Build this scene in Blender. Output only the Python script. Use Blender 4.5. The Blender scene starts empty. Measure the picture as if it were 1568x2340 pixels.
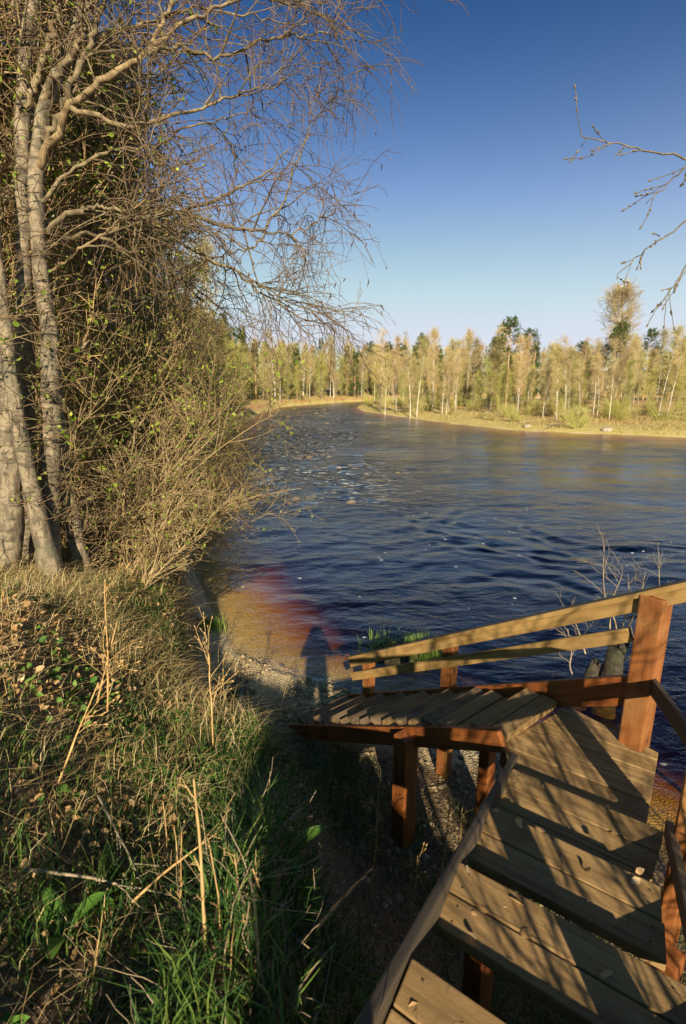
import bpy, bmesh, math
import numpy as np
from mathutils import Vector, Matrix
R = math.radians
sc = bpy.context.scene
COL = sc.collection
PI = math.pi

# ------------------------------------------------------------------ camera constants
H = 4.1
F = 1171.0
PITCH = R(13.9)
CP, SP = math.cos(PITCH), math.sin(PITCH)
def ray(px, py):
    u = (px - 784.0) / F; v = (1170.0 - py) / F
    return np.array([u, CP + v * SP, -SP + v * CP])
def at(px, py, y):
    """point of the world on that line of sight at distance y ahead"""
    d = ray(px, py); return np.array([0, 0, H]) + d * (y / d[1])

# ------------------------------------------------------------------ noise
def _hash(ix, iy, iz, seed):
    h = (ix * 374761393 + iy * 668265263 + iz * 2147483647 + seed * 974634777) & 0xFFFFFFFF
    h = ((h ^ (h >> 13)) * 1274126177) & 0xFFFFFFFF
    h = h ^ (h >> 16)
    return (h & 0xFFFF) / 65535.0
def vnoise(x, y, z=0.0, seed=0):
    x = np.asarray(x, float); y = np.asarray(y, float); z = np.zeros_like(x) + z
    ix, iy, iz = [np.floor(a).astype(np.int64) for a in (x, y, z)]
    fx, fy, fz = x - ix, y - iy, z - iz
    fx, fy, fz = [f * f * (3 - 2 * f) for f in (fx, fy, fz)]
    r = 0
    for a in (0, 1):
        for b in (0, 1):
            for c in (0, 1):
                r = r + _hash(ix + a, iy + b, iz + c, seed) * (fx if a else 1 - fx) * (fy if b else 1 - fy) * (fz if c else 1 - fz)
    return r * 2 - 1
def fbm(x, y, oct=4, seed=0, z=0.0):
    s = 0; a = 1.0; t = 0
    for i in range(oct):
        s = s + a * vnoise(x * 2 ** i, y * 2 ** i, z, seed + i); t += a; a *= .5
    return s / t
def smooth(a, b, x):
    t = np.clip((x - a) / (b - a), 0, 1); return t * t * (3 - 2 * t)

# ------------------------------------------------------------------ the land
LB = np.array([(70,172),(20,152),(2,134),(-6,118),(-12,101),(-12.7,78),(-10.7,55),(-9.6,38.5),(-7.4,26),(-5.2,16.5),(-3.4,11),(-2.4,8.7),
      (-1.75,7.35),(-.95,6.75),(0,6.3),(1,5.6),(1.95,4.6),(2.95,3.3),(4.3,1.6),(8,-.6),(16,-3),(70,-8)], float)
RB = np.array([(70,38),(40,40.5),(26.9,42.5),(16.8,47.8),(12.6,56),(8.8,67),(3.4,84),(2.6,100),(6,116),(22,132),(70,148)], float)
def seg_dist(P, L):
    best = np.full(len(P), 1e9)
    for a, b in zip(L[:-1], L[1:]):
        ab = b - a; t = np.clip(((P - a) @ ab) / (ab @ ab), 0, 1)
        q = P - a - t[:, None] * ab
        best = np.minimum(best, np.hypot(q[:, 0], q[:, 1]))
    return best
def inside(P, poly):
    c = np.zeros(len(P), bool); n = len(poly)
    for i in range(n):
        x1, y1 = poly[i]; x2, y2 = poly[(i + 1) % n]
        m = (y1 > P[:, 1]) != (y2 > P[:, 1])
        with np.errstate(divide='ignore', invalid='ignore'):
            xi = (x2 - x1) * (P[:, 1] - y1) / (y2 - y1 + 1e-12) + x1
        c ^= m & (P[:, 0] < xi)
    return c
RIVER = np.vstack([LB, RB])
def land(x, y):
    x = np.atleast_1d(np.asarray(x, float)); y = np.atleast_1d(np.asarray(y, float))
    P = np.stack([x, y], 1)
    dl = seg_dist(P, LB); dr = seg_dist(P, RB); ins = inside(P, RIVER)
    wob = .16 * fbm(x * .9, y * .9, 3, 5)
    # river bed
    d = np.minimum(dl, dr)
    bed = -(.015 + .15 * np.minimum(d, 4) + .065 * np.minimum(d, 4.5) ** 2 + .1 * np.clip(d - 4, 0, 6)) + .05 * wob
    # our side
    far = smooth(9, 14, y)
    b = .3 + 1.4 * smooth(-2.6, -1.3, x); b = b * (1 - far) + .25 * far
    A = .75 * (1 - smooth(-.75, .15, x)) + .5 * (1 - smooth(-2.6, -1.5, x))
    A = A * (1 - far) + .9 * far
    dd = dl + wob * smooth(.3, 1.2, dl)
    left = .02 + .1 * np.minimum(dd, b) + A * smooth(b - .15, b + .75, dd) + .40 * np.clip(dd - b - .3, 0, 3.0 + 1.5 * smooth(-.8, -.2, x)) * (1 - .75 * far) + 1.5 * smooth(2.5, 4.2, dd) * (1 - far) * smooth(-.75, -.25, x) + .05 * np.clip(dd - 7, 0, 60) * far
    left = left + far * .13 * np.clip(dd - 10, 0, 45) + .06 * fbm(x * 1.7, y * 1.7, 3, 9) * smooth(.5, 2.5, dl)
    left = np.where((x > -.9) & (y < 3), np.minimum(left, 2.42 + .3 * np.clip(-y - .9, 0, 3)), left)
    # far side
    right = .03 + .36 * smooth(.1, 1.6, dr) + .012 * dr + .02 * np.clip(dr - 38, 0, 140) + .12 * fbm(x * .35, y * .35, 3, 3) * smooth(.5, 3, dr)
    out = np.where(dl < dr, left, right)
    return np.where(ins, bed, out)
def land1(x, y): return float(land([x], [y])[0])
def ground_at(px, py, lo=1.0, hi=200):
    d = ray(px, py); t = np.concatenate([np.linspace(lo, 15, 700), np.linspace(15.05, hi, 1500)])
    P = np.array([0, 0, H]) + d * t[:, None]
    g = np.maximum(land(P[:, 0], P[:, 1]), 0)
    k = np.argmax(P[:, 2] < g)
    return np.array([P[k, 0], P[k, 1], g[k]])

# ------------------------------------------------------------------ mesh helpers
class MB:
    def __init__(s): s.v = []; s.f = []; s.n = 0
    def add(s, v, f, mat=0):
        v = np.asarray(v, np.float32).reshape(-1, 3); f = np.asarray(f, np.int64)
        s.v.append(v); s.f.append((f + s.n, mat)); s.n += len(v)
    def mesh(s, name, mats, smooth_=False):
        me = bpy.data.meshes.new(name)
        if s.n == 0: return me
        v = np.concatenate(s.v)
        me.vertices.add(len(v)); me.vertices.foreach_set('co', v.ravel())
        loops = np.concatenate([f.ravel() for f, _ in s.f]).astype(np.int32)
        sizes = np.concatenate([np.full(len(f), f.shape[1]) for f, _ in s.f]).astype(np.int32)
        mi = np.concatenate([np.full(len(f), m) for f, m in s.f]).astype(np.int32)
        me.loops.add(len(loops)); me.loops.foreach_set('vertex_index', loops)
        me.polygons.add(len(sizes))
        me.polygons.foreach_set('loop_start', np.concatenate([[0], np.cumsum(sizes)[:-1]]).astype(np.int32))
        me.polygons.foreach_set('loop_total', sizes)
        me.polygons.foreach_set('material_index', mi)
        if smooth_: me.polygons.foreach_set('use_smooth', np.ones(len(sizes), bool))
        for m in (mats if isinstance(mats, (list, tuple)) else [mats]): me.materials.append(m)
        me.update(calc_edges=True); me.validate()
        return me
def link(name, me, parent=None, loc=None):
    o = bpy.data.objects.new(name, me); COL.objects.link(o)
    if parent: o.parent = parent
    if loc is not None: o.location = loc
    return o
def tag(o, label=None, cat=None, group=None, kind=None):
    if label: o['label'] = label
    if cat: o['category'] = cat
    if group: o['group'] = group
    if kind: o['kind'] = kind
    return o
def thing(name, label, cat, loc=(0, 0, 0), rz=0, group=None):
    o = bpy.data.objects.new(name, None); COL.objects.link(o); o.empty_display_size = .2
    o.location = loc; o.rotation_euler = (0, 0, rz)
    return tag(o, label, cat, group)
def dup(root, loc, rz=0, scale=1.0, label=None, group=None, sz=None):
    r = root.copy(); COL.objects.link(r); r.location = loc; r.rotation_euler = (0, 0, rz)
    r.scale = (scale, scale, sz if sz else scale)
    if label: r['label'] = label
    if group: r['group'] = group
    for ch in list(root.children):
        c = ch.copy(); COL.objects.link(c); c.parent = r
    return r
def nrm(a): return a / (np.linalg.norm(a, axis=-1, keepdims=True) + 1e-9)

# ---- branches
def tubes(mb, pts, rad, sides=4, mat=0):
    pts = np.asarray(pts, float); N, n, _ = pts.shape
    if N == 0: return
    rad = np.broadcast_to(rad, (N, n))
    T = nrm(np.gradient(pts, axis=1))
    mean = nrm(pts[:, -1] - pts[:, 0])
    ref = np.where((np.abs(mean[:, 2]) < .75)[:, None], np.array([0, 0, 1.]), np.array([1., 0, 0]))[:, None, :]
    U = nrm(np.cross(T, np.broadcast_to(ref, T.shape))); V = np.cross(T, U)
    a = np.arange(sides) * 2 * PI / sides
    v = pts[:, :, None, :] + rad[:, :, None, None] * (np.cos(a)[:, None] * U[:, :, None, :] + np.sin(a)[:, None] * V[:, :, None, :])
    i = np.arange(N)[:, None, None] * n * sides; j = np.arange(n - 1)[None, :, None] * sides
    k = np.arange(sides)[None, None, :]; k2 = (k + 1) % sides
    f = np.stack([i + j + k, i + j + k2, i + j + sides + k2, i + j + sides + k], -1).reshape(-1, 4)
    mb.add(v.reshape(-1, 3), f, mat)
def grow(rng, base, dirn, length, n, wig, grav=0.0, pull=None):
    base = np.asarray(base, float); d = nrm(np.asarray(dirn, float)); N = len(base)
    length = np.broadcast_to(length, (N,)); step = (length / (n - 1))[:, None]
    pts = np.zeros((N, n, 3)); pts[:, 0] = base; p = base.copy()
    g = np.array([0, 0, 1.]) * grav if pull is None else np.asarray(pull, float)
    for i in range(1, n):
        d = nrm(d + wig * rng.normal(size=(N, 3)) + g)
        p = p + d * step; pts[:, i] = p
    return pts
def sample(pts, b, t):
    n = pts.shape[1]; s = t * (n - 1); i = np.minimum(s.astype(int), n - 2); fr = (s - i)[:, None]
    p = pts[b, i] * (1 - fr) + pts[b, i + 1] * fr
    return p, nrm(pts[b, i + 1] - pts[b, i])
def spawn(rng, pts, k, tmin, tmax, a0, a1, tpow=1.0):
    N = len(pts); b = np.repeat(np.arange(N), k); M = len(b)
    t = tmin + (tmax - tmin) * rng.random(M) ** tpow
    p, T = sample(pts, b, t)
    q = rng.normal(size=(M, 3)); q = nrm(q - (q * T).sum(1, keepdims=True) * T)
    a = (a0 + (a1 - a0) * rng.random(M))[:, None]
    return p, np.cos(a) * T + np.sin(a) * q, b, t
def taper(r0, r1, n, pw=1.0):
    s = np.linspace(0, 1, n) ** pw
    return np.asarray(r0)[..., None] * (1 - s) + np.asarray(r1)[..., None] * s
def leaf_quads(mb, rng, p, size, mat=0, flat=0.0):
    """small folded leaves, two faces each"""
    N = len(p)
    if N == 0: return
    a = nrm(rng.normal(size=(N, 3)) * np.array([1, 1, 1 - .8 * flat])); q = rng.normal(size=(N, 3)) * np.array([1, 1, 1 - .8 * flat])
    b = nrm(q - (q * a).sum(1, keepdims=True) * a); c = np.cross(a, b)
    L = (size * (.45 + 1.0 * rng.random(N) ** 1.4))[:, None]; W = L * (.24 + .2 * rng.random(N))[:, None]
    up = L * (.02 + .28 * rng.random(N))[:, None] * c; tip = L * (.35 * rng.random(N))[:, None] * c
    v = np.stack([p, p + a * L * .28 + b * W * .85 + up, p + a * L * .66 + b * W * .8 + up * 1.2, p + a * L + tip, p + a * L * .66 - b * W * .8 + up * 1.2, p + a * L * .28 - b * W * .85 + up], 1)
    i = np.arange(N)[:, None] * 6
    f = np.concatenate([i + np.array([[0, 1, 2, 3]]), i + np.array([[0, 3, 4, 5]])])
    mb.add(v.reshape(-1, 3), f, mat)
def buds(mb, p, T, L, r, mat=0):
    """pointed buds at twig ends"""
    pts = np.stack([p - T * L * .2, p + T * L * .3, p + T * L * .9], 1)
    rad = np.broadcast_to(np.array([r * .5, r, r * .1]), (len(p), 3))
    tubes(mb, pts, rad, 4, mat)
def blades(mb, rng, p, h, w, lean=.5, mat=0, wind=None):
    N = len(p)
    if N == 0: return
    a = rng.random(N) * 2 * PI; d = np.stack([np.cos(a), np.sin(a), 0 * a], 1)
    if wind is not None: d = nrm(d + np.asarray(wind))
    s = np.stack([-d[:, 1], d[:, 0], 0 * a], 1)
    a2 = rng.random(N) * 2 * PI; s = nrm(s + .7 * np.stack([np.cos(a2), np.sin(a2), 0 * a2], 1))
    h = np.broadcast_to(h, (N,))[:, None]; w = np.broadcast_to(w, (N,))[:, None]
    L = lean * (.2 + .9 * rng.random(N))[:, None]; z = np.array([0, 0, 1.])
    m = p + h * .55 * (z + d * L * .45); t = p + h * (z * (1 - .35 * L) + d * L * 1.1)
    v = np.stack([p - s * w, p + s * w, m - s * w * .7, m + s * w * .7, t], 1)
    i = np.arange(N)[:, None] * 5
    mb.add(v.reshape(-1, 3), i + np.array([[0, 1, 3, 2]]), mat)
    k = mb.f.pop(); n0 = mb.n - N * 5
    mb.f.append(k); mb.f.append((np.arange(N)[:, None] * 5 + np.array([[2, 3, 4]]) + n0, mat))

# ------------------------------------------------------------------ materials
def nodes(name):
    m = bpy.data.materials.new(name); m.use_nodes = True
    nt = m.node_tree; b = nt.nodes['Principled BSDF']
    return m, nt, b
def N(nt, t, **kw):
    n = nt.nodes.new(t)
    for k, v in kw.items():
        if k.startswith('_'): setattr(n, k[1:], v)
        else: n.inputs[k.replace('__', ' ')].default_value = v
    return n
def ramp(nt, fac, stops, interp='LINEAR'):
    r = nt.nodes.new('ShaderNodeValToRGB'); r.color_ramp.interpolation = interp
    e = r.color_ramp.elements
    while len(e) < len(stops): e.new(.5)
    for el, (p, c) in zip(e, stops): el.position = p; el.color = (*c, 1)
    nt.links.new(fac, r.inputs[0]); return r.outputs[0]
def mixc(nt, fac, a, b, mode='MIX'):
    m = nt.nodes.new('ShaderNodeMix'); m.data_type = 'RGBA'; m.blend_type = mode
    for sock, v in ((m.inputs['Factor'], fac), (m.inputs['A'], a), (m.inputs['B'], b)):
        pass
    ins = {'f': m.inputs[0], 'a': m.inputs[6], 'b': m.inputs[7]}
    for k, v in (('f', fac), ('a', a), ('b', b)):
        if hasattr(v, 'is_linked') or hasattr(v, 'links'): nt.links.new(v, ins[k])
        elif k == 'f': ins[k].default_value = v
        else: ins[k].default_value = (*v, 1)
    return m.outputs[2]
def math_(nt, op, a, b=0.0, clamp=False):
    m = nt.nodes.new('ShaderNodeMath'); m.operation = op; m.use_clamp = clamp
    for i, v in enumerate((a, b)):
        if hasattr(v, 'links'): nt.links.new(v, m.inputs[i])
        else: m.inputs[i].default_value = v
    return m.outputs[0]
def coords(nt, scale=(1, 1, 1), kind='Object', rot=(0, 0, 0)):
    c = nt.nodes.new('ShaderNodeTexCoord'); mp = nt.nodes.new('ShaderNodeMapping')
    mp.inputs['Scale'].default_value = scale; mp.inputs['Rotation'].default_value = rot
    nt.links.new(c.outputs[kind], mp.inputs[0]); return mp.outputs[0]
def noise(nt, vec, scale, detail=4, rough=.55, dist=0.0, out='Fac'):
    n = N(nt, 'ShaderNodeTexNoise', Scale=scale, Detail=detail, Roughness=rough, Distortion=dist)
    nt.links.new(vec, n.inputs['Vector']); return n.outputs[out]
def bump(nt, b, hgt, strength, dist):
    n = N(nt, 'ShaderNodeBump', Strength=strength, Distance=dist); nt.links.new(hgt, n.inputs['Height'])
    nt.links.new(n.outputs[0], b.inputs['Normal']); return n

def twig_mat(name, c1, c2, scale=6.0, rough=.8, sheen=0):
    m, nt, b = nodes(name); v = coords(nt)
    oi = nt.nodes.new('ShaderNodeObjectInfo')
    n = noise(nt, v, scale, 2)
    col = ramp(nt, n, [(.3, c1), (.7, c2)])
    r = ramp(nt, oi.outputs['Random'], [(0, (.78, .78, .76)), (.5, (1, 1, 1)), (1, (1.12, 1.02, .92))])
    nt.links.new(mixc(nt, 1.0, col, r, 'MULTIPLY'), b.inputs['Base Color']); b.inputs['Roughness'].default_value = rough
    b.inputs['Specular IOR Level'].default_value = .2
    return m
def leaf_mat(name, stops, scale=3.0, trans=.35):
    m, nt, b = nodes(name); v = coords(nt)
    g = nt.nodes.new('ShaderNodeNewGeometry')
    f = math_(nt, 'ADD', math_(nt, 'MULTIPLY', g.outputs['Random Per Island'], .7), math_(nt, 'MULTIPLY', noise(nt, v, scale, 3), .35))
    col = ramp(nt, f, stops)
    nt.links.new(col, b.inputs['Base Color']); b.inputs['Roughness'].default_value = .6
    b.inputs['Specular IOR Level'].default_value = .25
    tr = nt.nodes.new('ShaderNodeBsdfTranslucent'); nt.links.new(col, tr.inputs[0])
    mx = nt.nodes.new('ShaderNodeMixShader'); mx.inputs[0].default_value = trans
    nt.links.new(b.outputs[0], mx.inputs[1]); nt.links.new(tr.outputs[0], mx.inputs[2])
    nt.links.new(mx.outputs[0], nt.nodes['Material Output'].inputs[0])
    return m
def birch_bark(name, light, dark, lich, zs=1.0):
    m, nt, b = nodes(name)
    v = coords(nt, (9, 9, 2.2 * zs)); w = coords(nt, (4, 4, 14 * zs)); x = coords(nt, (1.3, 1.3, 1.3))
    n1 = noise(nt, v, 1.0, 6, .65); n2 = noise(nt, w, 1.0, 4, .6); n3 = noise(nt, x, 2.0, 4)
    col = ramp(nt, n1, [(.25, tuple(c * .75 for c in light)), (.6, light)])
    crack = ramp(nt, n2, [(.36, (.8, .8, .8)), (.47, (0, 0, 0))])
    patch_ = ramp(nt, noise(nt, coords(nt, (13, 13, 5 * zs)), 1.0, 6, .72), [(.46, (0, 0, 0)), (.56, (.9, .9, .9))])
    col = mixc(nt, patch_, col, tuple((a_ + 3 * d_) / 4 for a_, d_ in zip(light, dark)))
    col = mixc(nt, crack, col, dark)
    col = mixc(nt, ramp(nt, n3, [(.5, (0, 0, 0)), (.68, (.7, .7, .7))]), col, lich)
    nt.links.new(col, b.inputs['Base Color']); b.inputs['Roughness'].default_value = .85
    h = math_(nt, 'ADD', n1, math_(nt, 'MULTIPLY', n2, .8))
    bump(nt, b, h, .9, .03); return m
def wood_mat(name, a, b_, c, grain=1.0, dirt=.5, rough=.7, worn=None):
    """grain runs along local x"""
    m, nt, b = nodes(name)
    oi = nt.nodes.new('ShaderNodeObjectInfo')
    tc = nt.nodes.new('ShaderNodeTexCoord')
    off = nt.nodes.new('ShaderNodeVectorMath'); off.operation = 'ADD'
    cmb = nt.nodes.new('ShaderNodeCombineXYZ'); k = math_(nt, 'MULTIPLY', oi.outputs['Random'], 40.0)
    nt.links.new(k, cmb.inputs[0]); nt.links.new(k, cmb.inputs[1])
    nt.links.new(tc.outputs['Object'], off.inputs[0]); nt.links.new(cmb.outputs[0], off.inputs[1])
    mp = nt.nodes.new('ShaderNodeMapping'); mp.inputs['Scale'].default_value = (1.3, 34 * grain, 34 * grain); nt.links.new(off.outputs[0], mp.inputs[0])
    g = noise(nt, mp.outputs[0], 1.0, 6, .65, .35)
    big = noise(nt, off.outputs[0], 3.5, 5, .6)
    spots = noise(nt, off.outputs[0], 13.0, 3, .6)
    fine = noise(nt, off.outputs[0], 120.0, 2, .6)
    col = ramp(nt, g, [(.28, a), (.5, b_), (.75, c)])
    col = mixc(nt, ramp(nt, big, [(.42, (0, 0, 0)), (.72, (dirt, dirt, dirt))]), col, tuple(x * .45 for x in a))
    col = mixc(nt, ramp(nt, spots, [(.68, (0, 0, 0)), (.76, (dirt, dirt, dirt))]), col, (.06, .045, .03))
    def mapd(s_):
        mp_ = nt.nodes.new('ShaderNodeMapping'); mp_.inputs['Scale'].default_value = s_; nt.links.new(off.outputs[0], mp_.inputs[0]); return mp_.outputs[0]
    crk = noise(nt, mapd((1.1, 75, 75)), 1.0, 3, .5, .6)                # drying cracks along the grain
    col = mixc(nt, ramp(nt, crk, [(.66, (0, 0, 0)), (.72, (.85, .85, .85))]), col, tuple(x * .22 for x in a))
    kn = N(nt, 'ShaderNodeTexVoronoi', Scale=1.0, Randomness=1.0); nt.links.new(mapd((2.6, 6.5, 6.5)), kn.inputs['Vector'])
    col = mixc(nt, ramp(nt, kn.outputs['Distance'], [(.03, (.9, .9, .9)), (.09, (.35, .35, .35)), (.17, (0, 0, 0))]), col, tuple(x * .4 for x in a))
    if worn:
        col = mixc(nt, ramp(nt, noise(nt, off.outputs[0], 2.2, 5, .65), [(.5, (0, 0, 0)), (.7, (.8, .8, .8))]), col, worn)
    nt.links.new(col, b.inputs['Base Color']); b.inputs['Roughness'].default_value = rough
    b.inputs['Specular IOR Level'].default_value = .3
    h = math_(nt, 'ADD', g, math_(nt, 'MULTIPLY', fine, .4))
    bump(nt, b, h, .55, .004); return m

M = {}
M['bark'] = birch_bark('old_birch_bark', (.28, .22, .14), (.045, .034, .022), (.12, .12, .07))
M['limb'] = twig_mat('limb_bark', (.085, .062, .034), (.30, .235, .135), 10)
M['twig'] = twig_mat('tan_twigs', (.20, .14, .066), (.44, .325, .165), 4)
M['twig_red'] = twig_mat('purple_birch_twigs', (.11, .075, .045), (.28, .19, .11), 4)
M['bud'] = twig_mat('buds', (.40, .30, .12), (.52, .42, .20), 4)
M['leaf'] = leaf_mat('spring_leaves', [(.2, (.12, .19, .02)), (.6, (.27, .36, .045)), (.9, (.46, .50, .08))])
M['catkin'] = twig_mat('catkins', (.06, .04, .03), (.13, .08, .04), 5)
M['farbark'] = birch_bark('white_birch_bark', (.72, .66, .54), (.20, .16, .11), (.48, .44, .30), .25)
M['greybark'] = birch_bark('grey_alder_bark', (.36, .30, .20), (.12, .09, .06), (.26, .25, .15), .4)
M['fartwig'] = twig_mat('far_tan_twigs', (.38, .32, .12), (.52, .45, .19), 1.0)
M['fartwig2'] = twig_mat('far_orange_twigs', (.40, .30, .14), (.56, .43, .22), 1.0)
M['fartwig3'] = twig_mat('far_olive_twigs', (.34, .34, .09), (.50, .48, .14), 1.0)
M['pine'] = leaf_mat('pine_needles', [(.2, (.02, .05, .010)), (.6, (.055, .10, .016)), (.95, (.12, .165, .03))], .6, .15)
M['spruce'] = leaf_mat('spruce_needles', [(.2, (.02, .05, .010)), (.6, (.05, .095, .016)), (.95, (.11, .16, .028))], .6, .15)
M['pinebark'] = twig_mat('pine_bark', (.40, .22, .10), (.58, .42, .26), 1.0)
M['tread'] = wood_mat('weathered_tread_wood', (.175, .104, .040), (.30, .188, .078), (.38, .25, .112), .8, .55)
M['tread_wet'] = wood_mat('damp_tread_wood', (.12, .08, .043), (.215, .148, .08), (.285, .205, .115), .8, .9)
M['stain'] = wood_mat('red_brown_stained_wood', (.14, .042, .012), (.26, .082, .02), (.33, .12, .032), .7, .45, .6)
M['post'] = wood_mat('worn_orange_post_wood', (.16, .048, .013), (.27, .095, .026), (.34, .15, .048), .6, .5, .65, (.36, .20, .07))
M['rail'] = wood_mat('mossy_rail_wood', (.23, .135, .042), (.385, .235, .08), (.47, .305, .12), .8, .55, .7)
M['greyboard'] = wood_mat('grey_stringer_wood', (.04, .03, .021), (.08, .062, .042), (.125, .095, .06), .8, .5)
M['grass'] = leaf_mat('grass_blades', [(.15, (.018, .055, .012)), (.5, (.042, .105, .02)), (.8, (.13, .21, .035)), (1, (.36, .37, .08))], 2.0, .3)
M['farGrass'] = leaf_mat('bank_grass', [(.15, (.27, .20, .06)), (.5, (.46, .35, .13)), (.8, (.56, .45, .19)), (1, (.36, .36, .08))], .5, .3)
M['straw'] = leaf_mat('dead_grass', [(.15, (.42, .28, .105)), (.5, (.62, .46, .21)), (.85, (.70, .57, .30))], 2.0, .25)
M['litter'] = leaf_mat('fallen_leaves', [(.1, (.20, .11, .04)), (.4, (.40, .24, .10)), (.7, (.50, .33, .16)), (.95, (.58, .43, .24))], 2.0, .15)
M['weed'] = leaf_mat('broad_leaves', [(.15, (.05, .13, .02)), (.6, (.12, .25, .04)), (.95, (.24, .36, .08))], 2.0, .35)
M['stalk'] = twig_mat('dry_stalks', (.38, .235, .09), (.58, .40, .18), 9)
M['stalkgrey'] = twig_mat('grey_dead_branch', (.22, .18, .12), (.36, .30, .21), 9)
M['sedge'] = leaf_mat('sedge', [(.15, (.13, .22, .03)), (.6, (.28, .42, .07)), (1, (.5, .55, .16))], 2.0, .4)

def stone_mat(name, a, b_, sc_=5):
    m, nt, b = nodes(name); v = coords(nt)
    oi = nt.nodes.new('ShaderNodeNewGeometry')
    n = noise(nt, v, sc_, 6, .65)
    col = ramp(nt, n, [(.3, a), (.7, b_)])
    r = ramp(nt, oi.outputs['Random Per Island'], [(0, (.5, .47, .44)), (.5, (.85, .85, .85)), (1, (1.15, 1.1, 1))])
    nt.links.new(mixc(nt, 1, col, r, 'MULTIPLY'), b.inputs['Base Color']); b.inputs['Roughness'].default_value = .75
    bump(nt, b, n, .5, .02); return m
M['stone'] = stone_mat('river_stone', (.20, .15, .085), (.44, .34, .20))
M['wetstone'] = stone_mat('wet_grey_stone', (.04, .036, .032), (.12, .108, .095), 7)
M['palestone'] = stone_mat('pale_stone', (.24, .20, .15), (.42, .36, .27), 3)

# ground
def ground_mat():
    m, nt, b = nodes('ground')
    g = nt.nodes.new('ShaderNodeNewGeometry'); P = g.outputs['Position']
    sx = nt.nodes.new('ShaderNodeSeparateXYZ'); nt.links.new(P, sx.inputs[0])
    X, Y, Z = sx.outputs
    n_s = noise(nt, P, 22, 5, .65); n_m = noise(nt, P, 2.2, 5, .6); n_l = noise(nt, P, .12, 5, .6); n_f = noise(nt, P, 60, 3)
    # gravel
    vo = N(nt, 'ShaderNodeTexVoronoi', Scale=26.0, Randomness=1.0); nt.links.new(P, vo.inputs['Vector'])
    ve = N(nt, 'ShaderNodeTexVoronoi', Scale=26.0, Randomness=1.0, _feature='DISTANCE_TO_EDGE'); nt.links.new(P, ve.inputs['Vector'])
    sep = nt.nodes.new('ShaderNodeSeparateColor'); nt.links.new(vo.outputs['Color'], sep.inputs[0])
    grav = ramp(nt, sep.outputs[0], [(0, (.34, .25, .12)), (.5, (.54, .40, .20)), (1, (.68, .54, .31))])
    grav = mixc(nt, ramp(nt, n_s, [(.35, (.2, .2, .2)), (.6, (.9, .9, .9))]), grav, (.74, .58, .33))
    grav = mixc(nt, ramp(nt, ve.outputs[0], [(0, (.4, .4, .4)), (.1, (0, 0, 0))]), grav, (.07, .05, .03))
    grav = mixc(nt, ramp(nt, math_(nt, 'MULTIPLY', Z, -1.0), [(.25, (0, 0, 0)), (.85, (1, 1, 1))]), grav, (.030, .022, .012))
    soil = ramp(nt, n_s, [(.3, (.07, .045, .022)), (.55, (.20, .13, .06)), (.8, (.36, .25, .12))])
    soil = mixc(nt, ramp(nt, n_m, [(.52, (0, 0, 0)), (.66, (.7, .7, .7))]), soil, (.05, .09, .02))
    straw = ramp(nt, n_m, [(.3, (.40, .27, .10)), (.55, (.52, .38, .15)), (.8, (.46, .40, .12))])
    straw = mixc(nt, ramp(nt, n_f, [(.35, (.5, .5, .5)), (.6, (0, 0, 0))]), straw, (.24, .15, .06))
    green = ramp(nt, n_m, [(.3, (.40, .32, .085)), (.7, (.54, .43, .16))])
    # green near the far waterline, rusty brown higher up
    zl = math_(nt, 'ADD', Z, math_(nt, 'MULTIPLY', math_(nt, 'SUBTRACT', n_l, .5), .7))
    rust = mixc(nt, ramp(nt, n_l, [(.4, (0, 0, 0)), (.6, (1, 1, 1))]), straw, (.46, .26, .10))
    farc = mixc(nt, ramp(nt, zl, [(.42, (1, 1, 1)), (.62, (0, 0, 0))]), rust, green)
    woods = ramp(nt, n_m, [(.3, (.16, .12, .05)), (.7, (.32, .25, .10))])
    farc = mixc(nt, ramp(nt, math_(nt, 'MULTIPLY', math_(nt, 'SUBTRACT', Z, 1.2), .5), [(0, (0, 0, 0)), (1, (1, 1, 1))]), farc, woods)
    near = mixc(nt, ramp(nt, math_(nt, 'ADD', math_(nt, 'ADD', Z, math_(nt, 'MULTIPLY', math_(nt, 'MULTIPLY', math_(nt, 'SUBTRACT', 5.0, Y), .5, True), .5)), math_(nt, 'MULTIPLY', n_m, .25)), [(.17, (0, 0, 0)), (.28, (1, 1, 1))]), grav, soil)  # dark soil takes over from gravel toward the stairs, deepening the shade there
    isfar = ramp(nt, math_(nt, 'MULTIPLY', math_(nt, 'SUBTRACT', Y, 24), .1), [(0, (0, 0, 0)), (1, (1, 1, 1))])
    notwet = ramp(nt, Z, [(.0, (0, 0, 0)), (.05, (1, 1, 1))])
    col = mixc(nt, math_(nt, 'MULTIPLY', isfar, notwet), near, farc)
    nt.links.new(col, b.inputs['Base Color']); b.inputs['Roughness'].default_value = .9
    h = math_(nt, 'ADD', math_(nt, 'MULTIPLY', ve.outputs[0], 1.5), n_s)
    bump(nt, b, h, .8, .03)
    return m
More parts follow.
